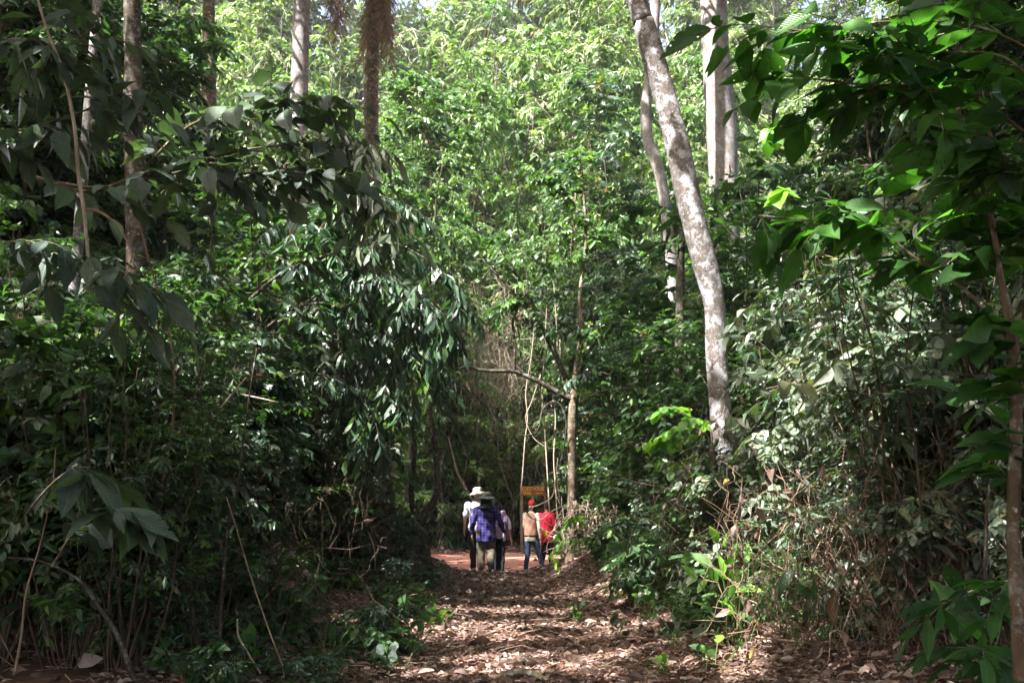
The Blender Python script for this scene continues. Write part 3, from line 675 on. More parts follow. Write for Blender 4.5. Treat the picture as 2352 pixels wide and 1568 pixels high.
def tree(name, label, px, Y, mat, above=8, group=None, crown=None, cat='tree', dY=None, branches=(), lump=.06, flare=.5, seed=1, base=None):
    """px from the ground up to the top of the frame; the trunk runs on above by `above` metres."""
    P, R = line_px(px, Y, dY); R = R * .93
    bx, by = P[0][0], P[0][1]
    if base is not None: bx = base
    P = np.vstack([[bx, by, float(ground(bx, by)) - .15], P]); R = np.concatenate([[R[0] * 1.08], R])
    if P[1][2] < P[0][2] + .3: P = np.delete(P, 1, 0); R = np.delete(R, 1)
    if above:
        d = norm(P[-1] - P[-2]); P = np.vstack([P, P[-1] + d * above * .5 + [0, 0, .3], P[-1] + d * above]); R = np.concatenate([R, [R[-1] * .85, R[-1] * .6]])
    o = empty(name, P[0]); tag(o, label, cat, group)
    org = P[0].copy()
    link_mesh('trunk', trunk_mesh('trunk', P - org, R, mat, seed=seed, lump=lump, flare=flare, n=70 if len(px) > 3 else 40), o)
    for bp, by_ in branches:
        BP, BRr = line_px(bp, by_)
        link_mesh('branch', trunk_mesh('branch', BP - org, BRr, M_BARKD if mat is M_BARKB else mat, nseg=10, n=40, lump=.09, seed=seed + 5), o)
    if crown:
        r = np.random.default_rng(seed + 70); top = P[-1] - org
        L = Leaves(); T = Tubes(); nb = 22
        st = np.repeat(top[None], nb, 0) - np.array([0, 0, 1.0]) * r.uniform(0, above * .5, (nb, 1))
        B = arcs(r, st, rand_dir(r, nb, .1, 1.1), r.uniform(.5, 1, nb) * crown, 7, .15, .2)
        T.add(B, np.linspace(R[-1] * .5, .02, 7)[None] * np.ones((nb, 1)), 5)
        nt = nb * 26; j = np.repeat(np.arange(nb), 26); q, tq = samp(B, j, r.uniform(.3, 1, nt))
        twig_leaves(L, r, q, norm(tq + rand_dir(r, nt, -.5, .7)), r.uniform(.5, 1.1, nt), 9, .24)
        link_mesh('limbs', T.mesh('limbs', mat), o)
        if beam_mask(L.arrays()[0] + org).sum() > 20:
            link_mesh('crown', L.mesh('crown', M_MID, LOW, r, mask=lambda Q: beam_mask(Q + org)), o)
    return o, org
tree('leaning_tree', 'leaning lichen-patched tree rising out of the thicket right of the path',
     [(1712, 1290, 62), (1690, 1150, 62), (1666, 1040, 60), (1655, 930, 56), (1645, 800, 55), (1640, 700, 58), (1615, 590, 62), (1585, 470, 60), (1555, 330, 57), (1520, 200, 56), (1480, 60, 56), (1462, -10, 56)],
     13, M_BARKP, 7, crown=4, seed=3, lump=.07)
tree('tall_tree', 'thickest upright pale scaly tree right of the leaning tree', [(1672, 1150, 84), (1668, 700, 80), (1662, 400, 74), (1650, 200, 74), (1636, -10, 70)], 23.8, M_BARKW, 9, crown=5, seed=9, lump=.04)
tree('slender_tree', 'slender curving white tree seen just left of the leaning tree', [(1560, 1180, 36), (1552, 900, 30), (1545, 640, 30), (1520, 420, 27), (1486, 310, 28), (1487, 200, 25), (1500, 130, 25), (1505, 0, 24)], 22, M_BARKW, 6, crown=3, seed=12)
tree('tall_tree', 'whitish straight tree left of the palm, its foot hidden by foliage', [(676, 1150, 56), (682, 600, 50), (686, 300, 45), (689, 150, 45), (694, -10, 44)], 28, M_BARKW, 9, crown=5, seed=15, lump=.03)
tree('tall_tree', 'dark brown tree in the upper left of the forest', [(320, 1150, 52), (312, 500, 50), (306, 200, 47), (303, -10, 44)], 14.5, M_BARKD, 8, crown=5, seed=18)
tree('tall_tree', 'grey-brown tree between the dark brown tree and the whitish tree', [(486, 1150, 36), (482, 400, 34), (480, 100, 33), (478, -10, 32)], 25, M_BARKB, 8, crown=4, seed=21)
tree('tall_tree', 'dark tree with white lichen stripe in the left thicket', [(138, 1180, 44), (140, 1050, 40), (150, 920, 34), (160, 800, 30), (168, 700, 27)], 10.5, M_BARKP, 4, seed=24)
o, org = tree('forked_tree', 'small forked tree with a long branch reaching out above the walkers',
     [(1310, 1262, 24), (1313, 1180, 22), (1314, 1060, 21), (1314, 980, 21), (1318, 920, 20), (1324, 850, 15), (1336, 760, 12), (1332, 680, 10), (1345, 560, 8), (1340, 420, 5)],
     21, M_BARKB, 0, seed=27, branches=[
       ([(1318, 918, 13), (1290, 905, 12), (1240, 878, 11), (1205, 862, 10), (1180, 853, 9), (1140, 852, 8), (1105, 850, 7), (1075, 842, 6), (1045, 850, 4)], 21),
       ([(1320, 905, 13), (1300, 868, 12), (1275, 812, 11), (1250, 760, 9), (1225, 700, 8), (1192, 640, 6), (1160, 590, 4)], 21.2),
       ([(1180, 852, 8), (1183, 800, 6), (1178, 740, 6), (1190, 690, 5), (1150, 640, 5), (1110, 600, 3)], 21),
       ([(1326, 870, 12), (1345, 820, 9), (1370, 770, 7), (1352, 700, 5)], 20.8)])
tree('forked_tree', 'crooked dark little tree on the bank left of the walkers', [(972, 1282, 30), (970, 1230, 24), (958, 1215, 22), (975, 1180, 18), (1000, 1140, 15), (1003, 1080, 13), (1000, 1020, 12), (985, 940, 9)], 20.5, M_BARKD, 0, seed=31, lump=.12,
     branches=[([(972, 1240, 18), (955, 1190, 14), (945, 1130, 12), (952, 1040, 10), (945, 960, 8)], 20.6)])
tree('thick_tree', 'stout mossy brown tree standing left of the crooked little tree', [(884, 1260, 52), (882, 1180, 50), (876, 1100, 48), (872, 1020, 46), (866, 900, 44), (866, 860, 42)], 17.5, M_BARKD, 1, seed=34)
tree('thick_tree', 'brown tree standing between the crooked little tree and the walkers', [(1008, 1235, 34), (1012, 1150, 32), (1016, 1050, 30), (1014, 950, 28), (1020, 800, 24)], 38, M_BARKD, 2, seed=37)
tree('thick_tree', 'dark shaded tree below the slender tree, right of the walkers', [(1566, 1290, 34), (1562, 1180, 30), (1560, 1100, 30), (1558, 1020, 28), (1560, 900, 24)], 18, M_BARKD, 3, seed=40)
# thin poles beyond the road
for i in range(30):
    x = U(-16, 16); y = U(36, 46)
    if -3.2 < x < -1.4 and y < 38: continue
    base = np.array([x, y, float(ground(x, y)) - .1]); h = U(5, 9); lx = U(-.12, .12)
    P = np.array([[0, 0, 0], [lx * h * .3 + U(-.2, .2), 0, h * .35], [lx * h * .6 + U(-.3, .3), U(-.3, .3), h * .7], [lx * h, 0, h]])
    w = U(.03, .09)
    o = empty('sapling', base); tag(o, 'thin bare-stemmed sapling in the forest beyond the red road', 'sapling', 'saplings beyond the road')
    link_mesh('trunk', trunk_mesh('trunk', P, np.array([w, w * .9, w * .75, w * .5]), random.choice([M_BARKL, M_BARKD, M_BARKB, M_BARKL]), nseg=8, n=24, seed=i), o)

for P, w, b, side, i in THIN:
    o = link_mesh('thin_stem', trunk_mesh('thin_stem', P, w * np.linspace(1.2, .45, 7), [M_BARKD, M_DRY, M_TWIG, M_BARKB][i % 4], nseg=6, n=28, lump=.12, seed=i)); o.location = b
    tag(o, 'thin crooked bare stem standing in the thicket %s of the path' % side, 'stem', 'thin bare stems in the %s thicket' % side)
# palm hung with dead fronds
def frond(r, start, ln, lean, nl=70, leaf=.55):
    """A dead frond hanging beside the trunk: rachis curve and narrow leaflets."""
    t = np.linspace(0, 1, nl); dx, dy = lean
    P = np.stack([start[0] + dx * np.sin(t * 1.4), start[1] + dy * np.sin(t * 1.4), start[2] + .25 * np.sin(t * 3) - ln * t ** 1.15], 1)
    return P
def palm(label, px, Y, fr, seed, label_mat=M_BARKB, group=None):
    r = np.random.default_rng(seed)
    P, R = line_px(px, Y); bx = P[0][0]
    P = np.vstack([[bx, Y, float(ground(bx, Y)) - .1], P, P[-1] + [0, 0, 2.5]]); R = np.concatenate([[R[0] * 1.1], R, [R[-1]]])
    o = empty('palm_tree', P[0]); tag(o, label, 'palm'); org = P[0].copy()
    link_mesh('trunk', trunk_mesh('trunk', P - org, R, label_mat, seed=seed, n=60, lump=.05), o)
    for (cx, cy, ln, dx) in fr:
        s = at(cx, cy, Y + r.uniform(-.4, .3)) - org
        K = 80; t = np.linspace(0, 1, K)
        C = np.stack([s[0] + dx * np.sin(t * 1.5), s[1] + r.uniform(-.3, .1) * t, s[2] + .2 * np.sin(t * 3) - ln * t], 1)
        T = Tubes(); T.add(C[None, ::8], np.linspace(.03, .008, 10)[None], 4)
        L = Leaves()
        for sg in (-1, 1):
            D = np.stack([np.full(K, .5 * sg) + r.normal(0, .12, K), r.normal(0, .35, K), -1 + r.normal(0, .15, K)], 1)
            L.add(C, D, np.array([0, -1.0, .1]) + r.normal(0, .5, (K, 3)), r.uniform(.35, .75, K), np.full(K, .09))
            D2 = D + r.normal(0, .25, D.shape)
            L.add(C + r.normal(0, .04, C.shape), D2, np.array([0, -1.0, .1]) + r.normal(0, .5, (K, 3)), r.uniform(.3, .7, K), np.full(K, .08))
        fo = link_mesh('dead_frond', L.mesh('dead_frond', M_FROND, LAN_MID, r, .2), o)
        link_mesh('midrib', T.mesh('midrib', M_DRY), fo)
M_FROND = leaf_mat('dead_frond', [(0, (.12, .08, .06)), (.5, (.24, .17, .13)), (1, (.36, .28, .21))], .15, .7, .2, tcol=(1.3, 1, .7))
palm('palm tree hung with a brown skirt of dead fronds', [(858, 1100, 42), (854, 500, 38), (853, 320, 35), (852, 200, 34), (858, 60, 36), (862, -10, 38)], 30,
     [(868 + U(-8, 8), U(-110, -10), U(1.6, 3.2), U(-.55, .5)) for _ in range(10)] + [(780 + U(-20, 25), -60 + U(-30, 30), U(1.8, 2.6), U(-.2, .2)) for _ in range(3)], 5)

# ------------------------------------------------------------------ lianas and loose stems
def stem(name, label, px, Y, mat, cat='vine', dY=None, parent=None, nseg=7, n=None, lump=.08, group=None):
    P, R = line_px(px, Y, dY); org = P[0].copy()
    R = R * (.72 if name in ('hanging_vine', 'looping_vine') else .85) * np.linspace(1.15, .8, len(R))
    me = trunk_mesh(name, P - org, R, mat, nseg=nseg, n=n or 12 * len(px), lump=lump, seed=len(px))
    o = link_mesh(name, me, parent); o.location = org
    if parent is None: tag(o, label, cat, group)
    return o
VG = 'pale vines hanging behind the walkers'
stem('hanging_vine', 'pale double vine hanging beside the sign post', [(1196, 1135, 3), (1200, 1090, 3), (1206, 1010, 4), (1212, 960, 4), (1208, 900, 4), (1220, 820, 3), (1228, 740, 3)], 22.5, M_VINE, group=VG)
stem('hanging_vine', 'pale vine falling to the right end of the sign', [(1262, 1175, 4), (1258, 1100, 4), (1254, 1030, 5), (1250, 960, 4), (1245, 900, 4), (1250, 820, 3), (1256, 700, 3)], 22, M_VINE, group=VG)
stem('hanging_vine', 'pale vine hanging just left of the forked tree', [(1281, 1200, 3), (1276, 1120, 4), (1272, 1050, 4), (1276, 960, 4), (1270, 900, 3), (1280, 800, 3), (1272, 650, 3)], 21.5, M_VINE, group=VG)
stem('hanging_vine', 'pale branching vine high above the sign', [(1242, 860, 3), (1222, 920, 3), (1208, 960, 4), (1222, 1000, 3), (1246, 1022, 3), (1275, 1032, 2)], 22.3, M_VINE, group=VG)
stem('looping_vine', 'pale vine looping in front of the red capped walker', [(1282, 1050, 3), (1276, 1100, 3), (1268, 1140, 3), (1240, 1158, 3), (1218, 1166, 4), (1212, 1178, 4), (1222, 1190, 4), (1240, 1194, 3), (1258, 1181, 3), (1278, 1168, 3), (1300, 1163, 3), (1330, 1170, 3), (1370, 1176, 2)], 20.3, M_BARKM)
stem('looping_vine', 'dark vine looping across the opening above the sign', [(1195, 1000, 3), (1225, 998, 4), (1238, 980, 4), (1245, 945, 5), (1258, 928, 5), (1275, 922, 5), (1290, 935, 5), (1300, 965, 5), (1298, 1005, 5), (1290, 1050, 4), (1280, 1100, 4), (1285, 1140, 3)], 20.6, M_BARKD)
stem('looping_vine', 'thin dark vine sagging from the left shrubs to the forked tree', [(1085, 900, 3), (1120, 940, 3), (1140, 955, 3), (1160, 962, 3), (1190, 978, 3), (1220, 978, 3), (1250, 965, 3), (1270, 945, 2)], 20.9, M_BARKD)
stem('liana', 'pale jointed stem hanging in the upper left corner', [(203, 600, 8), (200, 560, 9), (192, 480, 10), (180, 400, 10), (172, 300, 11), (158, 220, 10), (140, 150, 9), (108, 70, 9), (84, -10, 8)], 5.2, M_VINE, 'stem')
stem('liana', 'dry side stem bending down from the hanging stem', [(196, 480, 6), (225, 485, 7), (262, 510, 6), (290, 550, 5), (303, 585, 4), (285, 640, 3)], 5.2, M_DRY, 'stem')
stem('branch', 'dark slanting branch under the broad leaves in the upper left', [(130, 420, 9), (215, 432, 9), (290, 420, 8), (350, 408, 8), (420, 392, 7), (470, 370, 5)], 7.0, M_BARKM, 'branch')
stem('dry_stem', 'pale bare stem slanting through the left thicket', [(448, 1012, 4), (480, 975, 4), (512, 930, 5), (545, 890, 5), (566, 866, 5)], 8.6, M_VINE, 'stem')
stem('dry_stem', 'short pale twig pointing down beside the slanting stem', [(552, 905, 3), (600, 915, 4), (632, 922, 2)], 8.6, M_VINE, 'stem')
stem('dry_stem', 'long thin stem slanting down the lower left thicket', [(650, 1530, 3), (612, 1430, 4), (575, 1320, 4), (545, 1220, 4), (520, 1140, 3)], 8.0, M_DRY, 'stem')
stem('dry_stem', 'pale thin upright stem in the lower left corner', [(35, 1540, 7), (50, 1450, 6), (60, 1360, 6), (95, 1240, 5), (120, 1120, 4), (128, 1030, 3)], 6.8, M_DRY, 'stem')
stem('dry_stem', 'dark brown stem leaning in the middle of the left thicket', [(500, 1560, 10), (508, 1400, 10), (520, 1240, 10), (545, 1120, 8), (565, 960, 7), (590, 800, 6)], 8.4, M_BARKD, 'stem')
stem('dry_stem', 'dark stem curving low through the left thicket', [(310, 1560, 12), (270, 1460, 12), (225, 1390, 11), (180, 1330, 9), (100, 1290, 8), (20, 1280, 7)], 7.4, M_BARKD, 'stem')
stem('fallen_branch', 'forked bleached twig standing in the leaf litter on the left', [(598, 1545, 4), (570, 1500, 5), (548, 1460, 5), (545, 1420, 5)], 8.2, M_VINE, 'twig')
stem('dry_stem', 'pale stem slanting across the sunlit brown tangle', [(2100, 1470, 6), (2060, 1400, 7), (2020, 1340, 8), (1975, 1290, 7), (1935, 1250, 6)], 8.6, M_DRY, 'stem')
stem('dry_stem', 'dark liana curving down the right thicket', [(2262, 1330, 9), (2265, 1240, 9), (2268, 1150, 8), (2290, 1060, 8), (2320, 1020, 8), (2375, 990, 9)], 7.2, M_BARKD, 'stem')
stem('fallen_branch', 'thin fallen branch lying at the foot of the right thicket', [(1735, 1462, 5), (1800, 1470, 6), (1870, 1478, 6), (1930, 1490, 5)], 8.9, M_DRY, 'branch')
stem('dry_stem', 'slanting brown stem leaning behind the white shirted walker', [(1103, 1190, 6), (1085, 1150, 6), (1065, 1110, 6), (1050, 1080, 5), (1030, 1000, 5)], 36, M_BARKB, 'stem')
# exposed root in the path
P = np.array([at(1130, 1530, 9.55), at(1160, 1524, 9.6), at(1195, 1520, 9.65), at(1230, 1527, 9.6), at(1255, 1540, 9.5)]); P[:, 2] = [-.01, .03, .045, .03, -.01]
o = link_mesh('tree_root', trunk_mesh('tree_root', P - P[0], np.array([.02, .03, .035, .03, .02]), M_BARKB, nseg=10, n=30, seed=2)); o.location = P[0] + [0, 0, .01]
tag(o, 'bare root humped across the path in the foreground', 'root')

def leafy(name, label, lines, Y, stemmat, leafmat, temps, leaf, K, ntw, tw, hang, droop, seed, cat='branch', uv=True, smooth=True, group=None, W=None, tmin=.1, tilt=.4, C=None, up=0):
    """A spray: hand-laid woody lines with twigs and leaves growing from them."""
    r = np.random.default_rng(seed)
    o = None; T = Tubes(); L = Leaves(); org = None
    for px in lines:
        P, R = line_px([p[:3] for p in px], Y, [p[3] if len(p) > 3 else 0 for p in px])
        if org is None: org = P[0].copy()
        A = smooth_line(np.column_stack([P - org, R]), 24)
        T.add(A[None, :, :3], A[None, :, 3], 6)
        S = A[None, :, :3]; n = ntw
        q, tq = samp(S, np.zeros(n, int), r.uniform(tmin, 1, n))
        D = norm(tq * .8 + rand_dir(r, n, -.5 + up, .5 + up) * .9)
        X = twig_leaves(L, r, q, D, tw * r.uniform(.5, 1.2, n), K, leaf, hang, droop, .85, tilt, C=r.uniform(.1, .9, n) if C is None else np.full(n, C), W=W)
        T.add(X, np.full((n, 4), .0028), 4)
    o = empty(name, org); tag(o, label, cat, group)
    link_mesh('stem', T.mesh('stem', stemmat), o)
    link_mesh('foliage', L.mesh('foliage', leafmat, temps, r, .22, uv, smooth), o)
    return o
# upper right: broad leaves close to the camera on a forked pole
leafy('pole_tree', 'slim pole tree with broad dark leaves close by at the right edge', [
    [(2345, 1560, 34), (2338, 1400, 33), (2328, 1200, 30), (2333, 1000, 28), (2330, 840, 30), (2318, 745, 28)],
    [(2318, 745, 20), (2300, 650, 15), (2280, 520, 13), (2250, 400, 11), (2215, 300, 9), (2190, 190, 8), (2205, 60, 6)],
    [(2325, 745, 18), (2300, 640, 12, .1), (2285, 560, 10, .2), (2275, 420, 9, .3)],
    [(2320, 780, 12), (2255, 700, 10, .2), (2180, 640, 9, .35), (2100, 590, 8, .5), (2040, 545, 7, .6), (1960, 505, 6, .7), (1860, 505, 4, .8), (1740, 495, 3, .9)]],
    5.2, M_BARKB, M_BIG, OV_HI, .21, 5, 19, .42, .25, .3, 71, cat='tree', tmin=.35)
leafy('overhanging_branch', 'branch of broad dark green leaves hanging over the upper right corner', [
    [(2390, 330, 8), (2250, 235, 8), (2120, 200, 7), (1990, 195, 6), (1900, 185, 5), (1800, 175, 3)],
    [(2380, 120, 8), (2240, 60, 7), (2100, 50, 6), (1960, 55, 5), (1850, 70, 4), (1760, 60, 3)],
    [(2400, 210, 8), (2300, 130, 7), (2180, 120, 6), (2080, 120, 5), (1990, 95, 4)],
    [(2400, 420, 6), (2330, 380, 5), (2260, 360, 4), (2200, 330, 4)]],
    4.6, M_BARKB, M_BIG, OV_HI, .19, 5, 15, .36, .2, .3, 72)
leafy('overhanging_branch', 'low leafy branch in the dark at the lower right edge', [
    [(2400, 1300, 8), (2300, 1340, 6), (2220, 1360, 4), (2180, 1380, 3)], [(2380, 1500, 8), (2300, 1500, 6), (2220, 1480, 4)]],
    6.0, M_BARKB, M_BIG, LAN_HI, .2, 5, 9, .3, .15, .3, 73)
# upper left: broad dusty leaves
leafy('broad_leaved_branch', 'branch with large bluish veined leaves in the upper left', [
    [(60, 400, 12), (200, 440, 10), (330, 400, 9), (440, 375, 8), (560, 345, 6), (680, 330, 4)],
    [(300, 420, 8), (420, 300, 7), (520, 260, 6), (640, 240, 5), (730, 230, 3)],
    [(430, 380, 6), (520, 400, 5), (620, 395, 4), (740, 400, 3)]],
    7.0, M_BARKM, M_BIGD, OV_HI, .18, 4, 26, .6, .3, .35, 74, W=1.0)
leafy('broad_leaved_branch', 'branch of large drooping leaves at the left edge', [
    [(-60, 560, 10), (60, 560, 8), (180, 600, 6), (280, 640, 4)], [(-60, 350, 8), (50, 300, 7), (180, 260, 5), (260, 220, 4)], [(-80, 120, 8), (40, 90, 7), (140, 110, 5), (220, 60, 4)]],
    5.4, M_BARKM, M_BIGD, LAN_HI, .19, 5, 17, .45, .5, .4, 75, W=1.1)
leafy('broad_leaved_branch', 'cluster of long pale leaves low in the left thicket', [
    [(60, 1180, 6), (110, 1120, 5), (160, 1080, 4), (210, 1070, 3)], [(120, 1300, 6), (170, 1220, 5), (220, 1180, 4), (290, 1180, 3)]],
    6.5, M_BARKM, M_BIGD, LAN_HI, .3, 5, 5, .3, .4, .4, 76, W=1.3)
# arching sprays that hang over the path from the left
for i, (lines, Y, sd) in enumerate([
    ([[(560, 700, 10), (660, 620, 9), (780, 580, 8), (900, 560, 6), (1010, 620, 4), (1060, 700, 3)], [(780, 580, 6), (880, 640, 5), (980, 700, 4), (1040, 760, 3)], [(660, 620, 6), (760, 500, 5), (860, 450, 4), (940, 480, 3)]], 14, 81),
    ([[(560, 480, 8), (640, 420, 7), (740, 400, 6), (830, 440, 4), (900, 520, 3)], [(640, 420, 6), (700, 330, 5), (780, 310, 4), (850, 340, 3)]], 12, 82),
    ([[(700, 900, 8), (790, 800, 7), (880, 770, 5), (960, 800, 4), (1020, 860, 3)], [(790, 800, 6), (870, 860, 4), (920, 920, 3)]], 16, 83),
    ([[(600, 760, 8), (700, 700, 7), (800, 720, 6), (880, 800, 4), (900, 900, 3)], [(700, 700, 5), (800, 620, 4), (900, 660, 3), (960, 760, 3)], [(640, 860, 6), (740, 860, 5), (840, 920, 4), (870, 1000, 3)]], 14.8, 87)]):
    leafy('arching_branch', ['arching branch of hanging lance-shaped leaves reaching over the path', 'upper arching branch of lance-shaped leaves against the bright forest', 'lower arching branch with leaves drooping beside the path', 'dense drooping branch hiding the stout tree left of the path'][i],
          lines, Y, M_BARKD, M_DARK if i != 1 else M_DUST, LAN_MID, .22, 9, 46, .55, .7, .5, sd, uv=False, smooth=False)
leafy('canopy_branch', 'thin leafy crown on top of the forked tree above the walkers', [
    [(1332, 700, 4), (1345, 560, 4), (1340, 420, 3), (1330, 340, 2)], [(1345, 600, 4), (1400, 520, 3), (1450, 500, 2)], [(1340, 500, 4), (1280, 420, 3), (1230, 400, 2)],
    [(1275, 812, 4), (1225, 700, 4), (1160, 590, 3), (1130, 540, 2)], [(1225, 700, 3), (1180, 690, 3), (1130, 720, 2)]],
    21, M_BARKM, M_MID, OV_MID, .15, 8, 34, .5, .35, .35, 86, uv=False, cat='crown')
leafy('leafy_branch', 'sunlit leafy twigs hanging in front of the crimson shirted walker', [
    [(1350, 1180, 3), (1310, 1190, 3), (1280, 1230, 2)], [(1340, 1230, 3), (1300, 1240, 3), (1268, 1275, 2)]],
    20.2, M_TWIG, M_LIME, OV_MID, .11, 7, 12, .3, .5, .5, 98, uv=False)
leafy('leafy_branch', 'dark leafy branch screening the upper forks of the forked tree', [
    [(1420, 800, 4), (1360, 760, 3), (1290, 760, 2)], [(1420, 700, 4), (1350, 660, 3), (1270, 680, 2)], [(1400, 860, 3), (1350, 850, 3), (1310, 880, 2)]],
    20.4, M_TWIG, M_DARK, OV_MID, .13, 8, 18, .4, .4, .4, 99, uv=False)
leafy('lime_branch', 'sunlit branch of lime green leaves in front of the dark tree', [
    [(1660, 1060, 5), (1620, 1000, 4), (1570, 980, 4), (1510, 1010, 3)], [(1640, 980, 4), (1590, 960, 3), (1540, 930, 3)], [(1640, 1040, 4), (1600, 1050, 3), (1560, 1060, 2)]],
    13.4, M_TWIG, M_LIME, ROUND, .13, 7, 9, .32, .5, .4, 84, uv=False)
leafy('lime_branch', 'yellow-green leafy twigs hanging beside the leaning tree', [
    [(1850, 500, 4), (1800, 450, 3), (1750, 440, 3)], [(1860, 330, 4), (1790, 300, 3), (1740, 290, 2)]],
    9, M_TWIG, M_LIME, HEART, .15, 4, 3, .2, .5, .4, 85, uv=False)
for i, (lines, Y, lab) in enumerate([
    ([[(1330, 925, 4), (1380, 900, 4), (1450, 890, 3), (1520, 900, 3)], [(1340, 960, 4), (1420, 950, 4), (1500, 970, 3), (1560, 1000, 3)]], 18, 'leafy green branch spreading right of the forked tree'),
    ([[(1560, 780, 5), (1480, 740, 4), (1400, 740, 3), (1340, 770, 3)], [(1560, 850, 5), (1480, 820, 4), (1410, 830, 3)], [(1580, 620, 5), (1480, 590, 4), (1380, 600, 3)]], 18.5, 'green branch spreading left from the slender tree'),
    ([[(1440, 1300, 4), (1400, 1260, 4), (1370, 1240, 3)], [(1520, 1280, 4), (1440, 1200, 4), (1390, 1210, 3)], [(1480, 1180, 4), (1400, 1120, 3)]], 19, 'bright leafy branch over the right bank beside the walkers'),
    ([[(1560, 1420, 4), (1500, 1360, 4), (1440, 1330, 3)], [(1640, 1300, 4), (1560, 1240, 4), (1480, 1250, 3)], [(1660, 1380, 4), (1590, 1330, 3), (1520, 1320, 3)]], 14, 'green leafy branch low over the right bank')]):
    leafy('leafy_branch', lab, lines, Y, M_TWIG, M_MID, OV_MID, .14, 8, 30, .4, .35, .35, 90 + i, uv=False)

# brown tangle of dry stems in the right thicket, and a darker one on the left
def tangle(label, cx, cy, w, d, h, n, mat, seed, leafn=0, rr=.004):
    r = np.random.default_rng(seed); o = empty('stem_tangle', (cx, cy, float(ground(cx, cy)))); tag(o, label, 'tangle of stems')
    T = Tubes()
    P0 = np.stack([r.uniform(-w, w, n), r.uniform(-d, d, n), r.uniform(-.05, h * .75, n) * r.random(n)], 1)
    D = norm(rand_dir(r, n, .3, 1.5) + [0, 0, .4])
    T.add(arcs(r, P0, D, h * r.uniform(.3, 1.0, n), 9, r.uniform(0, .5), .45), rr * r.uniform(.5, 1.8, (n, 1)) * np.linspace(1.2, .6, 9)[None], 3)
    m = n // 2
    P1 = np.stack([r.uniform(-w, w, m), r.uniform(-d, d, m), h * r.uniform(.3, 1.0, m)], 1)
    T.add(arcs(r, P1, norm(rand_dir(r, m, -1.4, -.2)), h * r.uniform(.3, .9, m), 9, .3, .5), rr * r.uniform(.4, 1.1, (m, 1)) * np.ones((1, 9)), 3)
    link_mesh('stem', T.mesh('stem', mat), o)
    if leafn:
        L = Leaves(); L.add(np.stack([r.uniform(-w, w, leafn), r.uniform(-d, d, leafn), h * r.random(leafn)], 1), rand_dir(r, leafn, -1.4, .2), rand_dir(r, leafn, -.5, 1), r.uniform(.05, .13, leafn))
        link_mesh('dead_leaves', L.mesh('dead_leaves', M_DEAD, CURL, r, .5), o)
    return o
tangle('sunlit tangle of dry brown stems at the foot of the right thicket', 2.75, 8.8, .95, .5, 1.5, 170, M_DRY, 41, 120, .003)
tangle('shaded tangle of dry hanging stems right of the sunlit tangle', 3.9, 9.0, .9, .6, 2.4, 150, M_DRY, 42, 100, .003)
tangle('tangle of brown stems below the leaning tree', 3.0, 12.2, 1.2, .6, 2.4, 220, M_TWIG, 43, 60, .003)
tangle('dark tangle of thin stems low in the left thicket', -3.0, 9.4, 1.4, .6, 1.6, 160, M_TWIG, 44, 60, .003)
tangle('tangle of thin stems at the far end of the left thicket', -3.6, 15.5, 1.8, 1.0, 2.4, 180, M_TWIG, 45, 40, .003)
tangle('web of dry vines hanging in the opening above the walkers', -.3, 40, 2.6, 1.0, 7.5, 200, M_VINE, 46, 0, .006)
o = tangle('curtain of dry brown vines hanging in the sunlit opening above the walkers', -.9, 37.6, 1.1, .5, 5.5, 200, M_VINE, 48, 120, .005); o.location.z += 5.2
tangle('tangle of straw-coloured vines over the bank beside the red shirted walker', 1.55, 20.4, .6, .4, 1.1, 120, M_VINE, 47, 30, .0035)

# broad paddle-leaved plant near the right edge of the path
def paddle(label, px, py, Y, n, h, seed, mat=M_LIME, leaf=.24, temps=LAN_HI):
    r = np.random.default_rng(seed); b = at(px, py, Y); x = b[0]; o = empty('paddle_leaved_plant', (x, Y, float(ground(x, Y)))); tag(o, label, 'plant')
    T = Tubes(); L = Leaves()
    D = norm(rand_dir(r, n, .9, 1.5)); ln = h * r.uniform(.5, 1, n); S = arcs(r, r.normal(0, .05, (n, 3)) * [1, 1, 0], D, ln, 6, .1, .1)
    T.add(S, np.full((n, 6), .004), 4)
    L.add(S[:, -1], norm(D + rand_dir(r, n, -.3, .9)), rand_dir(r, n, .2, 1.2), leaf * r.uniform(.7, 1.2, n), np.full(n, 1.25))
    k = n // 2; L.add(S[:k, 3], norm(D[:k] + rand_dir(r, k, -.2, .4)), rand_dir(r, k, .5, 1.4), leaf * r.uniform(.6, 1, k), np.full(k, 1.2))
    link_mesh('stem', T.mesh('stem', M_MIDSTEM), o); link_mesh('foliage', L.mesh('foliage', mat, temps, r, .25, True, True), o)
M_MIDSTEM = simple('green_stem', (.09, .15, .04))
paddle('yellow-green plant with upright paddle leaves in front of the right thicket', 1690, 1450, 9.8, 16, 1.1, 61)
paddle('small plant with paddle leaves at the foot of the sunlit tangle', 1830, 1490, 8.9, 9, .7, 62, M_MID)
paddle('glossy broad-leaved seedling beside the sunlit litter', 1900, 1440, 8.9, 8, .6, 63, M_BIGD, .2, OV_HI)
paddle('dark seedling with broad leaves in the lower right corner', 2240, 1560, 7.2, 9, .8, 64, M_BIG, .26, LAN_HI)
paddle('bright seedling in the leaf litter at the left edge of the path', 760, 1500, 9.4, 7, .35, 65, M_MID, .13)
paddle('glossy seedlings clumped left of the path', 940, 1470, 11.0, 14, .5, 66, M_MID, .15, OV_HI)

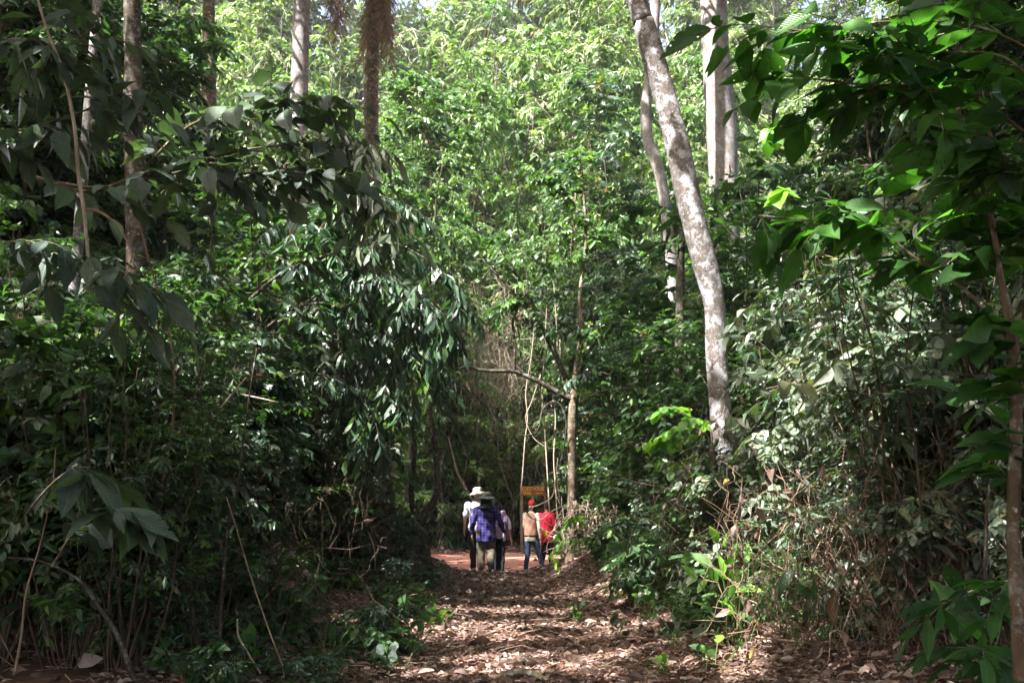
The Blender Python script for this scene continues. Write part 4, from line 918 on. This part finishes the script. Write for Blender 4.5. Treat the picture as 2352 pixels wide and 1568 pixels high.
for i, (px, py, Y, n, h, lf, m) in enumerate(((1330, 1400, 13.5, 8, .28, .11, M_MID), (1425, 1440, 11.6, 7, .25, .11, M_BIGD), (1490, 1400, 12.6, 10, .4, .13, M_MID), (1560, 1470, 10.3, 9, .35, .13, M_BIGD), (1640, 1520, 9.3, 8, .3, .12, M_MID),
                                             (1010, 1400, 13.2, 9, .3, .12, M_MID), (880, 1440, 11.5, 12, .45, .14, M_MID), (900, 1520, 9.6, 7, .25, .11, M_BIGD), (600, 1540, 8.6, 8, .35, .13, M_BIG), (1500, 1540, 9.2, 5, .18, .1, M_LIME))):
    sd = 'right' if px > 1200 else 'left'
    paddle('fresh green seedling growing in the dead leaves along the %s edge of the path' % sd, px, py, Y, n, h, 300 + i, m, lf, OV_HI)
for ob in list(COL.objects):
    if ob.name.startswith('paddle_leaved_plant') and ob.get('label', '').startswith('fresh green seedling'):
        ob['group'] = 'fresh seedlings on the %s edge of the path' % ('right' if 'right' in ob['label'] else 'left')
# ------------------------------------------------------------------ people
def capsule(p0, p1, r0, r1, sx=1.0, sy=1.0, n=12):
    p0 = np.array(p0, float); p1 = np.array(p1, float); ax = p1 - p0; ln = np.linalg.norm(ax); ax = ax / max(ln, 1e-6)
    ref = np.array([1.0, 0, 0]) if abs(ax[0]) < .8 else np.array([0, 1.0, 0])
    Y = norm(np.cross(ax, ref)); X = np.cross(Y, ax)
    rings = []
    for a in (-85, -60, -30, 0): rings.append((p0 + ax * r0 * math.sin(math.radians(a)), r0 * math.cos(math.radians(a))))
    for a in (0, 30, 60, 85): rings.append((p1 + ax * r1 * math.sin(math.radians(a)), r1 * math.cos(math.radians(a))))
    t = np.arange(n) * 2 * math.pi / n
    V = np.concatenate([c + rr * (X * sx * np.cos(t)[:, None] + Y * sy * np.sin(t)[:, None]) for c, rr in rings]); K = len(rings)
    F = [[k * n + j, k * n + (j + 1) % n, (k + 1) * n + (j + 1) % n, (k + 1) * n + j] for k in range(K - 1) for j in range(n)]
    F.append([j for j in range(n)][::-1]); F.append([(K - 1) * n + j for j in range(n)])
    return V, F
def loft(rings, n=24):
    """rings: (cx, cy, z, rx, ry)"""
    t = np.arange(n) * 2 * math.pi / n; K = len(rings)
    V = np.concatenate([np.stack([cx + rx * np.cos(t), cy + ry * np.sin(t), np.full(n, z)], 1) for cx, cy, z, rx, ry in rings])
    F = [[k * n + j, k * n + (j + 1) % n, (k + 1) * n + (j + 1) % n, (k + 1) * n + j] for k in range(K - 1) for j in range(n)]
    F.append([j for j in range(n)][::-1]); F.append([(K - 1) * n + j for j in range(n)])
    return V, F
def fuse(name, shapes, mat, parent, voxel=.012, sm=3, noise=0):
    V = []; F = []; o_ = 0
    for v, f in shapes:
        V += [tuple(x) for x in v]; F += [[i + o_ for i in q] for q in f]; o_ += len(v)
    me = bpy.data.meshes.new(name); me.from_pydata(V, [], F); me.update()
    ob = bpy.data.objects.new(name, me); COL.objects.link(ob)
    m = ob.modifiers.new('r', 'REMESH'); m.mode = 'VOXEL'; m.voxel_size = voxel; m.use_smooth_shade = True
    if sm:
        s = ob.modifiers.new('s', 'SMOOTH'); s.factor = .5; s.iterations = sm
    dg = bpy.context.evaluated_depsgraph_get(); me2 = bpy.data.meshes.new_from_object(ob.evaluated_get(dg))
    bpy.data.objects.remove(ob); me2.name = name; me2.materials.clear(); me2.materials.append(mat)
    if noise:
        n = len(me2.vertices); co = np.empty(n * 3); me2.vertices.foreach_get('co', co); co = co.reshape(-1, 3)
        f = noise * (np.sin(co[:, 2] * 31 + co[:, 0] * 17) + np.sin(co[:, 2] * 19 - co[:, 0] * 41 + 1) * .7)
        c = co.mean(0); d = co - c; d[:, 2] = 0; co += norm(d) * f[:, None]; me2.vertices.foreach_set('co', co.ravel()); me2.update()
    me2.polygons.foreach_set('use_smooth', np.ones(len(me2.polygons), bool))
    return link_mesh(name, me2, parent)
def hand(w, d, side):
    """palm + five bent fingers hanging from wrist w along direction d"""
    w = np.array(w); d = norm(np.array(d, float)); fwd = np.array([0, 1.0, 0]); fwd = norm(fwd - d * (fwd @ d)); out = np.cross(d, fwd) * side
    S = [capsule(w, w + d * .075, .026, .030, .55, 1.25)]
    pc = w + d * .085
    for k, ln in enumerate((.062, .075, .08, .072)):
        b = pc + fwd * (-.03 + .02 * k); m = b + d * ln * .55 + out * -.008; e = m + norm(d - out * .6) * ln * .5
        S += [capsule(b - d * .02, m, .0095, .009), capsule(m, e, .009, .0075)]
    b = w + d * .035 + fwd * .028; m = b + norm(d + fwd * .8) * .035; e = m + d * .03
    S += [capsule(b, m, .012, .011), capsule(m, e, .011, .009)]
    return S
def person(label, x, y, H, rz, skin, arms, legs, parts, head_turn=(0, .0), zoff=0.0, build=1.0):
    """arms/legs: dicts of joints in metres for a 1.75 m figure facing +Y. parts: list of callables(root)."""
    s = H / 1.75
    o = empty('person', (x, y, float(ground(x, y)) + zoff), rz); o.scale = (s * build, s * build, s)
    tag(o, label, 'person')
    S = []
    S.append(loft([(0, 0, .88, .13, .09), (0, .0, .95, .16, .11), (0, 0, 1.08, .145, .10), (0, 0, 1.22, .16, .11), (0, 0, 1.36, .18, .11), (0, 0, 1.44, .15, .085), (0, 0, 1.48, .07, .06)]))
    hx, hy = head_turn
    S.append(capsule((0, .0, 1.44), (hx * .5, .015 + hy * .5, 1.54), .058, .055))
    hc = np.array([hx, .02 + hy, 1.64])
    S.append(capsule(hc + [0, -.01, .025], hc + [0, .02, -.03], .088, .070, .88, 1.08))
    S.append(capsule(hc + [0, .06, -.06], hc + [0, .05, -.075], .035, .03))            # chin
    S.append(capsule(hc + [0, .098, .01], hc + [0, .112, -.02], .010, .014))           # nose
    for sg in (-1, 1):
        S.append(capsule(hc + [sg * .078, -.0, .005], hc + [sg * .082, 0, -.025], .018, .012, .5, 1))  # ears
        S.append(capsule(hc + [sg * .032, .085, .012], hc + [sg * .034, .086, .012], .012, .012))      # eyes
    S.append(capsule(hc + [-.02, .09, -.045], hc + [.02, .09, -.045], .009, .009))     # lips
    for sg, a in ((-1, arms['l']), (1, arms['r'])):
        sh, el, wr = [np.array(p, float) for p in a]
        S += [capsule(sh, el, .048, .038), capsule(el, wr, .038, .026)]
        S += hand(wr, wr - el, sg)
    for sg, a in ((-1, legs['l']), (1, legs['r'])):
        hp, kn, an, to = [np.array(p, float) for p in a]
        S += [capsule(hp, kn, .082, .055), capsule(kn, an, .055, .038), capsule(an - [0, 0, .02], to, .035, .028)]
    fuse('body', S, skin, o, .009, 2)
    for f in parts: f(o, arms, legs, hc)
    return o
def shirt(mat, hem=.84, sleeve='long', w=1.0, collar=True, name='shirt', noise=.006, extra=1.0):
    def f(o, arms, legs, hc):
        S = [loft([(0, 0, hem, .185 * w, .135), (0, 0, hem + .08, .190 * w, .14), (0, 0, 1.0, .178 * w, .132), (0, 0, 1.15, .172 * w, .128), (0, 0, 1.28, .186 * w, .135), (0, 0, 1.38, .195 * w, .128), (0, 0, 1.44, .165 * w, .10), (0, 0, 1.485, .085, .078), (0, .005, 1.50, .075, .07)])]
        for a in (arms['l'], arms['r']):
            sh, el, wr = [np.array(p, float) for p in a]
            if sleeve == 'long': S += [capsule(sh, el, .068 * extra, .055 * extra), capsule(el, el + (wr - el) * .92, .055 * extra, .042 * extra)]
            elif sleeve == 'short': S += [capsule(sh, sh + (el - sh) * .78, .069, .067)]
            elif sleeve == 'none': S += [capsule(sh, sh + (el - sh) * .05, .06, .06)]
        fuse(name, S, mat, o, .012, 4, noise)
    return f
def trousers(mat, w=1.0, shin=1.0, noise=.005):
    def f(o, arms, legs, hc):
        S = [loft([(0, 0, .80, .15, .11), (0, 0, .88, .175, .125), (0, 0, .98, .165, .118), (0, 0, 1.04, .155, .11)])]
        for a in (legs['l'], legs['r']):
            hp, kn, an, to = [np.array(p, float) for p in a]
            S += [capsule(hp, kn, .10 * w, .078 * w), capsule(kn, kn + (an - kn) * .95, .076 * w, .062 * w * shin)]
        fuse('trousers', S, mat, o, .013, 3, noise)
    return f
def shoes(mat):
    def f(o, arms, legs, hc):
        for a in (legs['l'], legs['r']):
            hp, kn, an, to = [np.array(p, float) for p in a]
            fuse('shoe', [capsule(an - [0, .0, .03], to, .048, .038), capsule(an, an + norm(kn - an) * .06, .048, .05), capsule(an + (to - an) * -.2 - [0, 0, .035], to - [0, 0, .008], .04, .04, 1, .6)], mat, o, .01, 2)
    return f
def lathe(prof, n=32, wave=0, tilt=(0, 0)):
    t = np.arange(n) * 2 * math.pi / n; V = []
    for r_, z in prof:
        wv = wave * (r_ / .19) ** 3 * (np.sin(2 * t + .7) + .5 * np.sin(3 * t)) if wave else 0
        V.append(np.stack([r_ * .92 * np.cos(t), r_ * 1.08 * np.sin(t), z + wv + tilt[0] * np.cos(t) * r_ + tilt[1] * np.sin(t) * r_], 1))
    K = len(prof); V = np.concatenate(V)
    F = [[k * n + j, k * n + (j + 1) % n, (k + 1) * n + (j + 1) % n, (k + 1) * n + j] for k in range(K - 1) for j in range(n)]
    return V, F
def plain(name, V, F, mat, parent, thick=0):
    me = bpy.data.meshes.new(name); me.from_pydata([tuple(v) for v in V], [], F); me.update(); me.materials.append(mat)
    me.polygons.foreach_set('use_smooth', np.ones(len(me.polygons), bool))
    o = link_mesh(name, me, parent)
    if thick:
        m = o.modifiers.new('t', 'SOLIDIFY'); m.thickness = thick
    return o
def bucket(mat, flap=None, tilt=(0, 0), h=.11):
    def f(o, arms, legs, hc):
        V, F = lathe([(.19, -.035), (.165, -.012), (.135, .004), (.108, .012), (.106, .03), (.104, h * .6), (.098, h * .9), (.075, h * 1.05), (.035, h * 1.09), (.001, h * 1.08)], wave=.018, tilt=tilt)
        plain('hat', V + hc + [0, 0, .035], F, mat, o, .004)
        if flap:
            n = 15; a = np.linspace(-2.75, -.4, n); rows = [(.106, .03), (.112, -.02), (.12, -.08), (.135, -.14), (.165, -.19), (.185, -.215)]
            V = np.array([[r_ * math.cos(t) * 1.0, r_ * math.sin(t), z + .012 * math.sin(t * 7) * (-z) * 4] for r_, z in rows for t in a]) + hc
            F = [[k * n + j, k * n + j + 1, (k + 1) * n + j + 1, (k + 1) * n + j] for k in range(len(rows) - 1) for j in range(n - 1)]
            plain('neck_flap', V, F, flap, o, .005)
    return f
def cap(mat, vis, yaw):
    def f(o, arms, legs, hc):
        V, F = lathe([(.104, -.015), (.106, .02), (.102, .055), (.085, .088), (.05, .108), (.001, .115)])
        c = plain('cap', V + hc + [0, 0, .025], F, mat, o, .004)
        n = 9; a = np.linspace(-.8, .8, n) + yaw
        V = [[r_ * math.cos(t) * 1.0, r_ * math.sin(t), .012 - .0 + (r_ - .1) * .18] for r_ in (.09, .14, .185) for t in a]
        V = np.array(V) + hc + [0, 0, .025]
        F = [[k * n + j, k * n + j + 1, (k + 1) * n + j + 1, (k + 1) * n + j] for k in range(2) for j in range(n - 1)]
        plain('visor', V, F, vis, o, .006)
    return f
def hair(mat, r=.094, low=-.03):
    def f(o, arms, legs, hc):
        fuse('hair', [capsule(hc + [0, -.022, .038], hc + [0, -.03, low], r, r * .8, .93, 1.0)], mat, o, .01, 2)
    return f
def vest(mat, band):
    def f(o, arms, legs, hc):
        S = [loft([(0, 0, .93, .192, .15), (0, 0, 1.05, .19, .148), (0, 0, 1.2, .19, .145), (0, 0, 1.34, .20, .146), (0, 0, 1.42, .175, .125), (0, 0, 1.475, .10, .095)])]
        fuse('vest', S, mat, o, .012, 3, .003)
        fuse('waistband', [loft([(0, 0, .915, .198, .155), (0, 0, .945, .198, .155)])], band, o, .01, 1)
    return f
SK1 = simple('fair_skin', (.55, .30, .22), .6, .4, .06); SK2 = simple('brown_skin', (.10, .05, .032), .5, .5, .1); SK3 = simple('tanned_skin', (.40, .21, .15), .6, .4, .06)
BLK = simple('black_cloth', (.012, .012, .016), .9, .2, .3); KHK = simple('khaki_cloth', (.09, .075, .056), .9, .2, .35, 8); JNS = simple('denim', (.03, .05, .10), .9, .2, .25)
SHO = simple('dark_shoe', (.03, .025, .022), .6, .4, .2); SHO2 = simple('blue_grey_shoe', (.04, .05, .10), .7, .3, .2); SOL = simple('pale_shoe', (.4, .37, .32), .7)
HAT1 = simple('beige_hat_cloth', (.52, .44, .34), .9, .2, .08); HAT2 = simple('charcoal_hat_cloth', (.17, .18, .175), .9, .2, .2); FLP = simple('dark_green_cloth', (.018, .03, .024), .9)
P_WHT = plaid('white_lilac_check', (.60, .58, .66), (.36, .36, .56), (.75, .74, .8), 120); P_BLU = plaid('violet_blue_check', (.030, .022, .12), (.010, .009, .045), (.11, .09, .28), 95)
P_RED = plaid('red_blue_check', (.42, .32, .38), (.08, .09, .28), (.6, .2, .22), 110); LIL = simple('lilac_cloth', (.5, .48, .66)); RED = simple('crimson_cloth', (.33, .008, .028), .85, .2, .12); REDC = simple('red_cap_cloth', (.55, .02, .015))
NVY = simple('navy_cloth', (.02, .02, .06)); VST = simple('brown_vest_cloth', (.22, .12, .088), .9, .2, .1, 6); BGE = simple('beige_shirt_cloth', (.34, .30, .24), .9, .2, .12, 9); HRB = simple('black_hair', (.01, .009, .009)); HRW = simple('white_hair', (.55, .52, .48)); BAG = simple('yellow_red_print', (.6, .35, .02), .7, .3, .6, 30)
ST = dict(l=((-.19, 0, 1.42), (-.235, -.02, 1.14), (-.23, .03, .88)), r=((.19, 0, 1.42), (.235, -.02, 1.14), (.23, .03, .88)))
def X(px, Y): return (px - 1176) / F_PX * (Y * CP)
person('walker in a white and lilac checked short sleeved shirt and beige hat', X(1096, 23.9), 23.9, 1.87, 0, SK1,
       dict(l=((-.20, 0, 1.42), (-.26, -.02, 1.14), (-.275, .05, .90)), r=ST['r']),
       dict(l=((-.09, 0, .92), (-.085, .04, .50), (-.08, 0, .09), (-.08, .13, .04)), r=((.08, 0, .92), (.07, -.02, .50), (.07, -.12, .10), (.07, 0, .05))),
       [shirt(P_WHT, .86, 'short', 1.0), trousers(BLK), shoes(SOL), hair(HRW), bucket(HAT1, tilt=(.12, 0))], zoff=.0)
person('walker in a violet checked long sleeved shirt and dark neck-flap hat', X(1117, 23.5), 23.5, 1.74, 0, SK1,
       dict(l=((-.19, 0, 1.40), (-.27, -.04, 1.12), (-.285, .05, .86)), r=((.19, 0, 1.40), (.28, -.04, 1.13), (.36, .04, .89))),
       dict(l=((-.10, 0, .92), (-.10, .05, .50), (-.10, .02, .09), (-.11, .15, .04)), r=((.10, 0, .92), (.10, .03, .50), (.09, -.28, .20), (.09, -.30, .07))),
       [shirt(P_BLU, .68, 'long', 1.08, extra=1.08, noise=.008), trousers(KHK, 1.12, 1.12), shoes(SHO2), bucket(HAT2, FLP)], head_turn=(.0, .0), build=1.12, zoff=.0)
person('shorter walker in a red and blue checked shirt half hidden beside the violet shirt', X(1138, 24.3), 24.3, 1.70, 0, SK2,
       dict(l=ST['l'], r=((.19, 0, 1.42), (.27, -.02, 1.16), (.30, .05, .92))),
       dict(l=((-.09, 0, .92), (-.09, .04, .50), (-.09, -.05, .09), (-.09, .08, .04)), r=((.09, 0, .92), (.09, .0, .50), (.08, .02, .09), (.08, .13, .04))),
       [shirt(P_RED, .82, 'short', 1.0), trousers(BLK), shoes(SHO), hair(HRB)])
person('walker mostly hidden in front of the group, lilac sleeve showing', X(1145, 25.3), 25.3, 1.70, 0, SK2,
       dict(l=ST['l'], r=((.20, 0, 1.40), (.29, .0, 1.12), (.33, .02, .84))),
       dict(l=((-.09, 0, .92), (-.09, .04, .50), (-.09, 0, .09), (-.09, .13, .04)), r=((.09, 0, .92), (.09, .02, .50), (.09, -.06, .09), (.09, .07, .04))),
       [shirt(LIL, .84, 'short', 1.0), trousers(BLK), shoes(SHO), hair(HRB)])
person('walker in a brown vest over a beige shirt with a red cap', X(1219, 24.8), 24.8, 1.74, -.15, SK3,
       dict(l=((-.17, 0, 1.42), (-.19, .06, 1.14), (-.16, .2, .95)), r=((.20, -.01, 1.41), (.245, -.03, 1.13), (.27, .03, .86))),
       dict(l=((-.08, 0, .92), (-.09, -.03, .50), (-.15, -.08, .09), (-.15, .05, .04)), r=((.09, 0, .92), (.22, .05, .52), (.36, -.02, .14), (.38, .08, .07))),
       [shirt(BGE, .80, 'long', 1.0), vest(VST, BLK), trousers(JNS), shoes(SHO), hair(HRW, .092), cap(REDC, NVY, .25)], head_turn=(.01, .01), build=.84)
person('walker in a crimson shirt with dark trousers partly behind the hanging vines', X(1256, 25.5), 25.5, 1.76, -.2, SK2,
       dict(l=((-.20, 0, 1.42), (-.26, .0, 1.15), (-.22, .1, .92)), r=((.20, 0, 1.42), (.27, -.02, 1.15), (.26, .05, .90))),
       dict(l=((-.09, 0, .92), (-.12, .06, .50), (-.2, .02, .12), (-.2, .14, .05)), r=((.09, 0, .92), (.12, -.02, .50), (.16, -.12, .09), (.16, 0, .04))),
       [shirt(RED, .78, 'short', 1.1), trousers(BLK), shoes(SHO), hair(HRB, .090, .0)], build=.78)
b = at(1251, 1222, 25.3); b = b + [0, -.25, 0]
V, F = capsule((-.02, 0, .05), (.02, 0, -.05), .055, .05, 1, .5)
o = plain('shoulder_bag', V, F, BAG, None); o.location = b; tag(o, 'small yellow and red bag at the hip of the crimson shirted walker', 'bag')

# ------------------------------------------------------------------ signboard
SY = 36.2
b0 = at(1197, 1116, SY); b1 = at(1252, 1138, SY); w = b1[0] - b0[0]; h = b0[2] - b1[2]
M_SIGN = simple('brown_sign_paint', (.14, .055, .018), .6, .4, .15, 6); M_LET = simple('yellow_sign_paint', (.58, .34, .03), .6, .4, .1)
zg = float(ground(b0[0], SY)); sg_ = empty('signboard', (b0[0], SY, zg)); tag(sg_, 'brown trail signboard with yellow lettering on two wooden posts', 'sign')
def box(name, lo, hi, mat, parent, bev=.006):
    lo = np.array(lo, float); hi = np.array(hi, float)
    V = [(x, y, z) for x in (lo[0], hi[0]) for y in (lo[1], hi[1]) for z in (lo[2], hi[2])]
    F = [(0, 1, 3, 2), (4, 6, 7, 5), (0, 4, 5, 1), (2, 3, 7, 6), (0, 2, 6, 4), (1, 5, 7, 3)]
    me = bpy.data.meshes.new(name); me.from_pydata(V, [], F); me.update(); me.materials.append(mat)
    o = link_mesh(name, me, parent); m = o.modifiers.new('b', 'BEVEL'); m.width = bev; m.segments = 2; return o
zb = b1[2] - zg
box('board', (0, 0, zb), (w, .04, zb + h), M_SIGN, sg_)
M_POST = simple('weathered_post', (.17, .12, .085), .9, .2, .3, 5)
box('post', (-.03, .043, -.1), (.07, .13, zb + h + .03), M_POST, sg_); box('post', (w - .04, .043, -.1), (w + .05, .13, zb + h - .25), M_POST, sg_)
for txt, zc, wd in (('GUESTHOUSE', zb + h * .72, w * .93), ('TRAIL', zb + h * .27, w * .42)):
    cu = bpy.data.curves.new('lettering', 'FONT'); cu.body = txt; cu.size = h * .52; cu.align_y = 'CENTER'; cu.extrude = .004; cu.offset = .003
    t = bpy.data.objects.new('t', cu); COL.objects.link(t)
    dg = bpy.context.evaluated_depsgraph_get(); me = bpy.data.meshes.new_from_object(t.evaluated_get(dg)); bpy.data.objects.remove(t)
    me.name = 'lettering'; me.materials.clear(); me.materials.append(M_LET)
    xs_ = [v.co.x for v in me.vertices]; sc = wd / (max(xs_) - min(xs_))
    o = link_mesh('lettering', me, sg_); o.rotation_euler = (math.pi / 2, 0, 0); o.scale = (sc, 1, 1); o.location = (w * .035 - min(xs_) * sc, -.006, zc)
V = [(w * .62, -.003, zb + h * .27), (w * .70, -.003, zb + h * .38), (w * .70, -.003, zb + h * .31), (w * .9, -.003, zb + h * .31), (w * .9, -.003, zb + h * .23), (w * .70, -.003, zb + h * .23), (w * .70, -.003, zb + h * .16)]
plain('arrow', V, [list(range(7))], M_LET, sg_, .004)

# ------------------------------------------------------------------ thin haze volume added to veil the far trees like glare
hm = bpy.data.materials.new('haze'); hm.use_nodes = True; hn = hm.node_tree; hn.nodes.clear()
ho = hn.nodes.new('ShaderNodeOutputMaterial'); hv = hn.nodes.new('ShaderNodeVolumePrincipled')
hv.inputs['Density'].default_value = .0004; hv.inputs['Color'].default_value = (.93, .95, 1, 1); hv.inputs['Anisotropy'].default_value = .2
hn.links.new(hv.outputs[0], ho.inputs['Volume'])
V = [(x, y, z) for x in (-170, 170) for y in (-70, 270) for z in (-3, 75)]
plain('haze', V, [(0, 1, 3, 2), (4, 6, 7, 5), (0, 4, 5, 1), (2, 3, 7, 6), (0, 2, 6, 4), (1, 5, 7, 3)], hm, None)
tag(bpy.data.objects['haze'], kind='stuff')
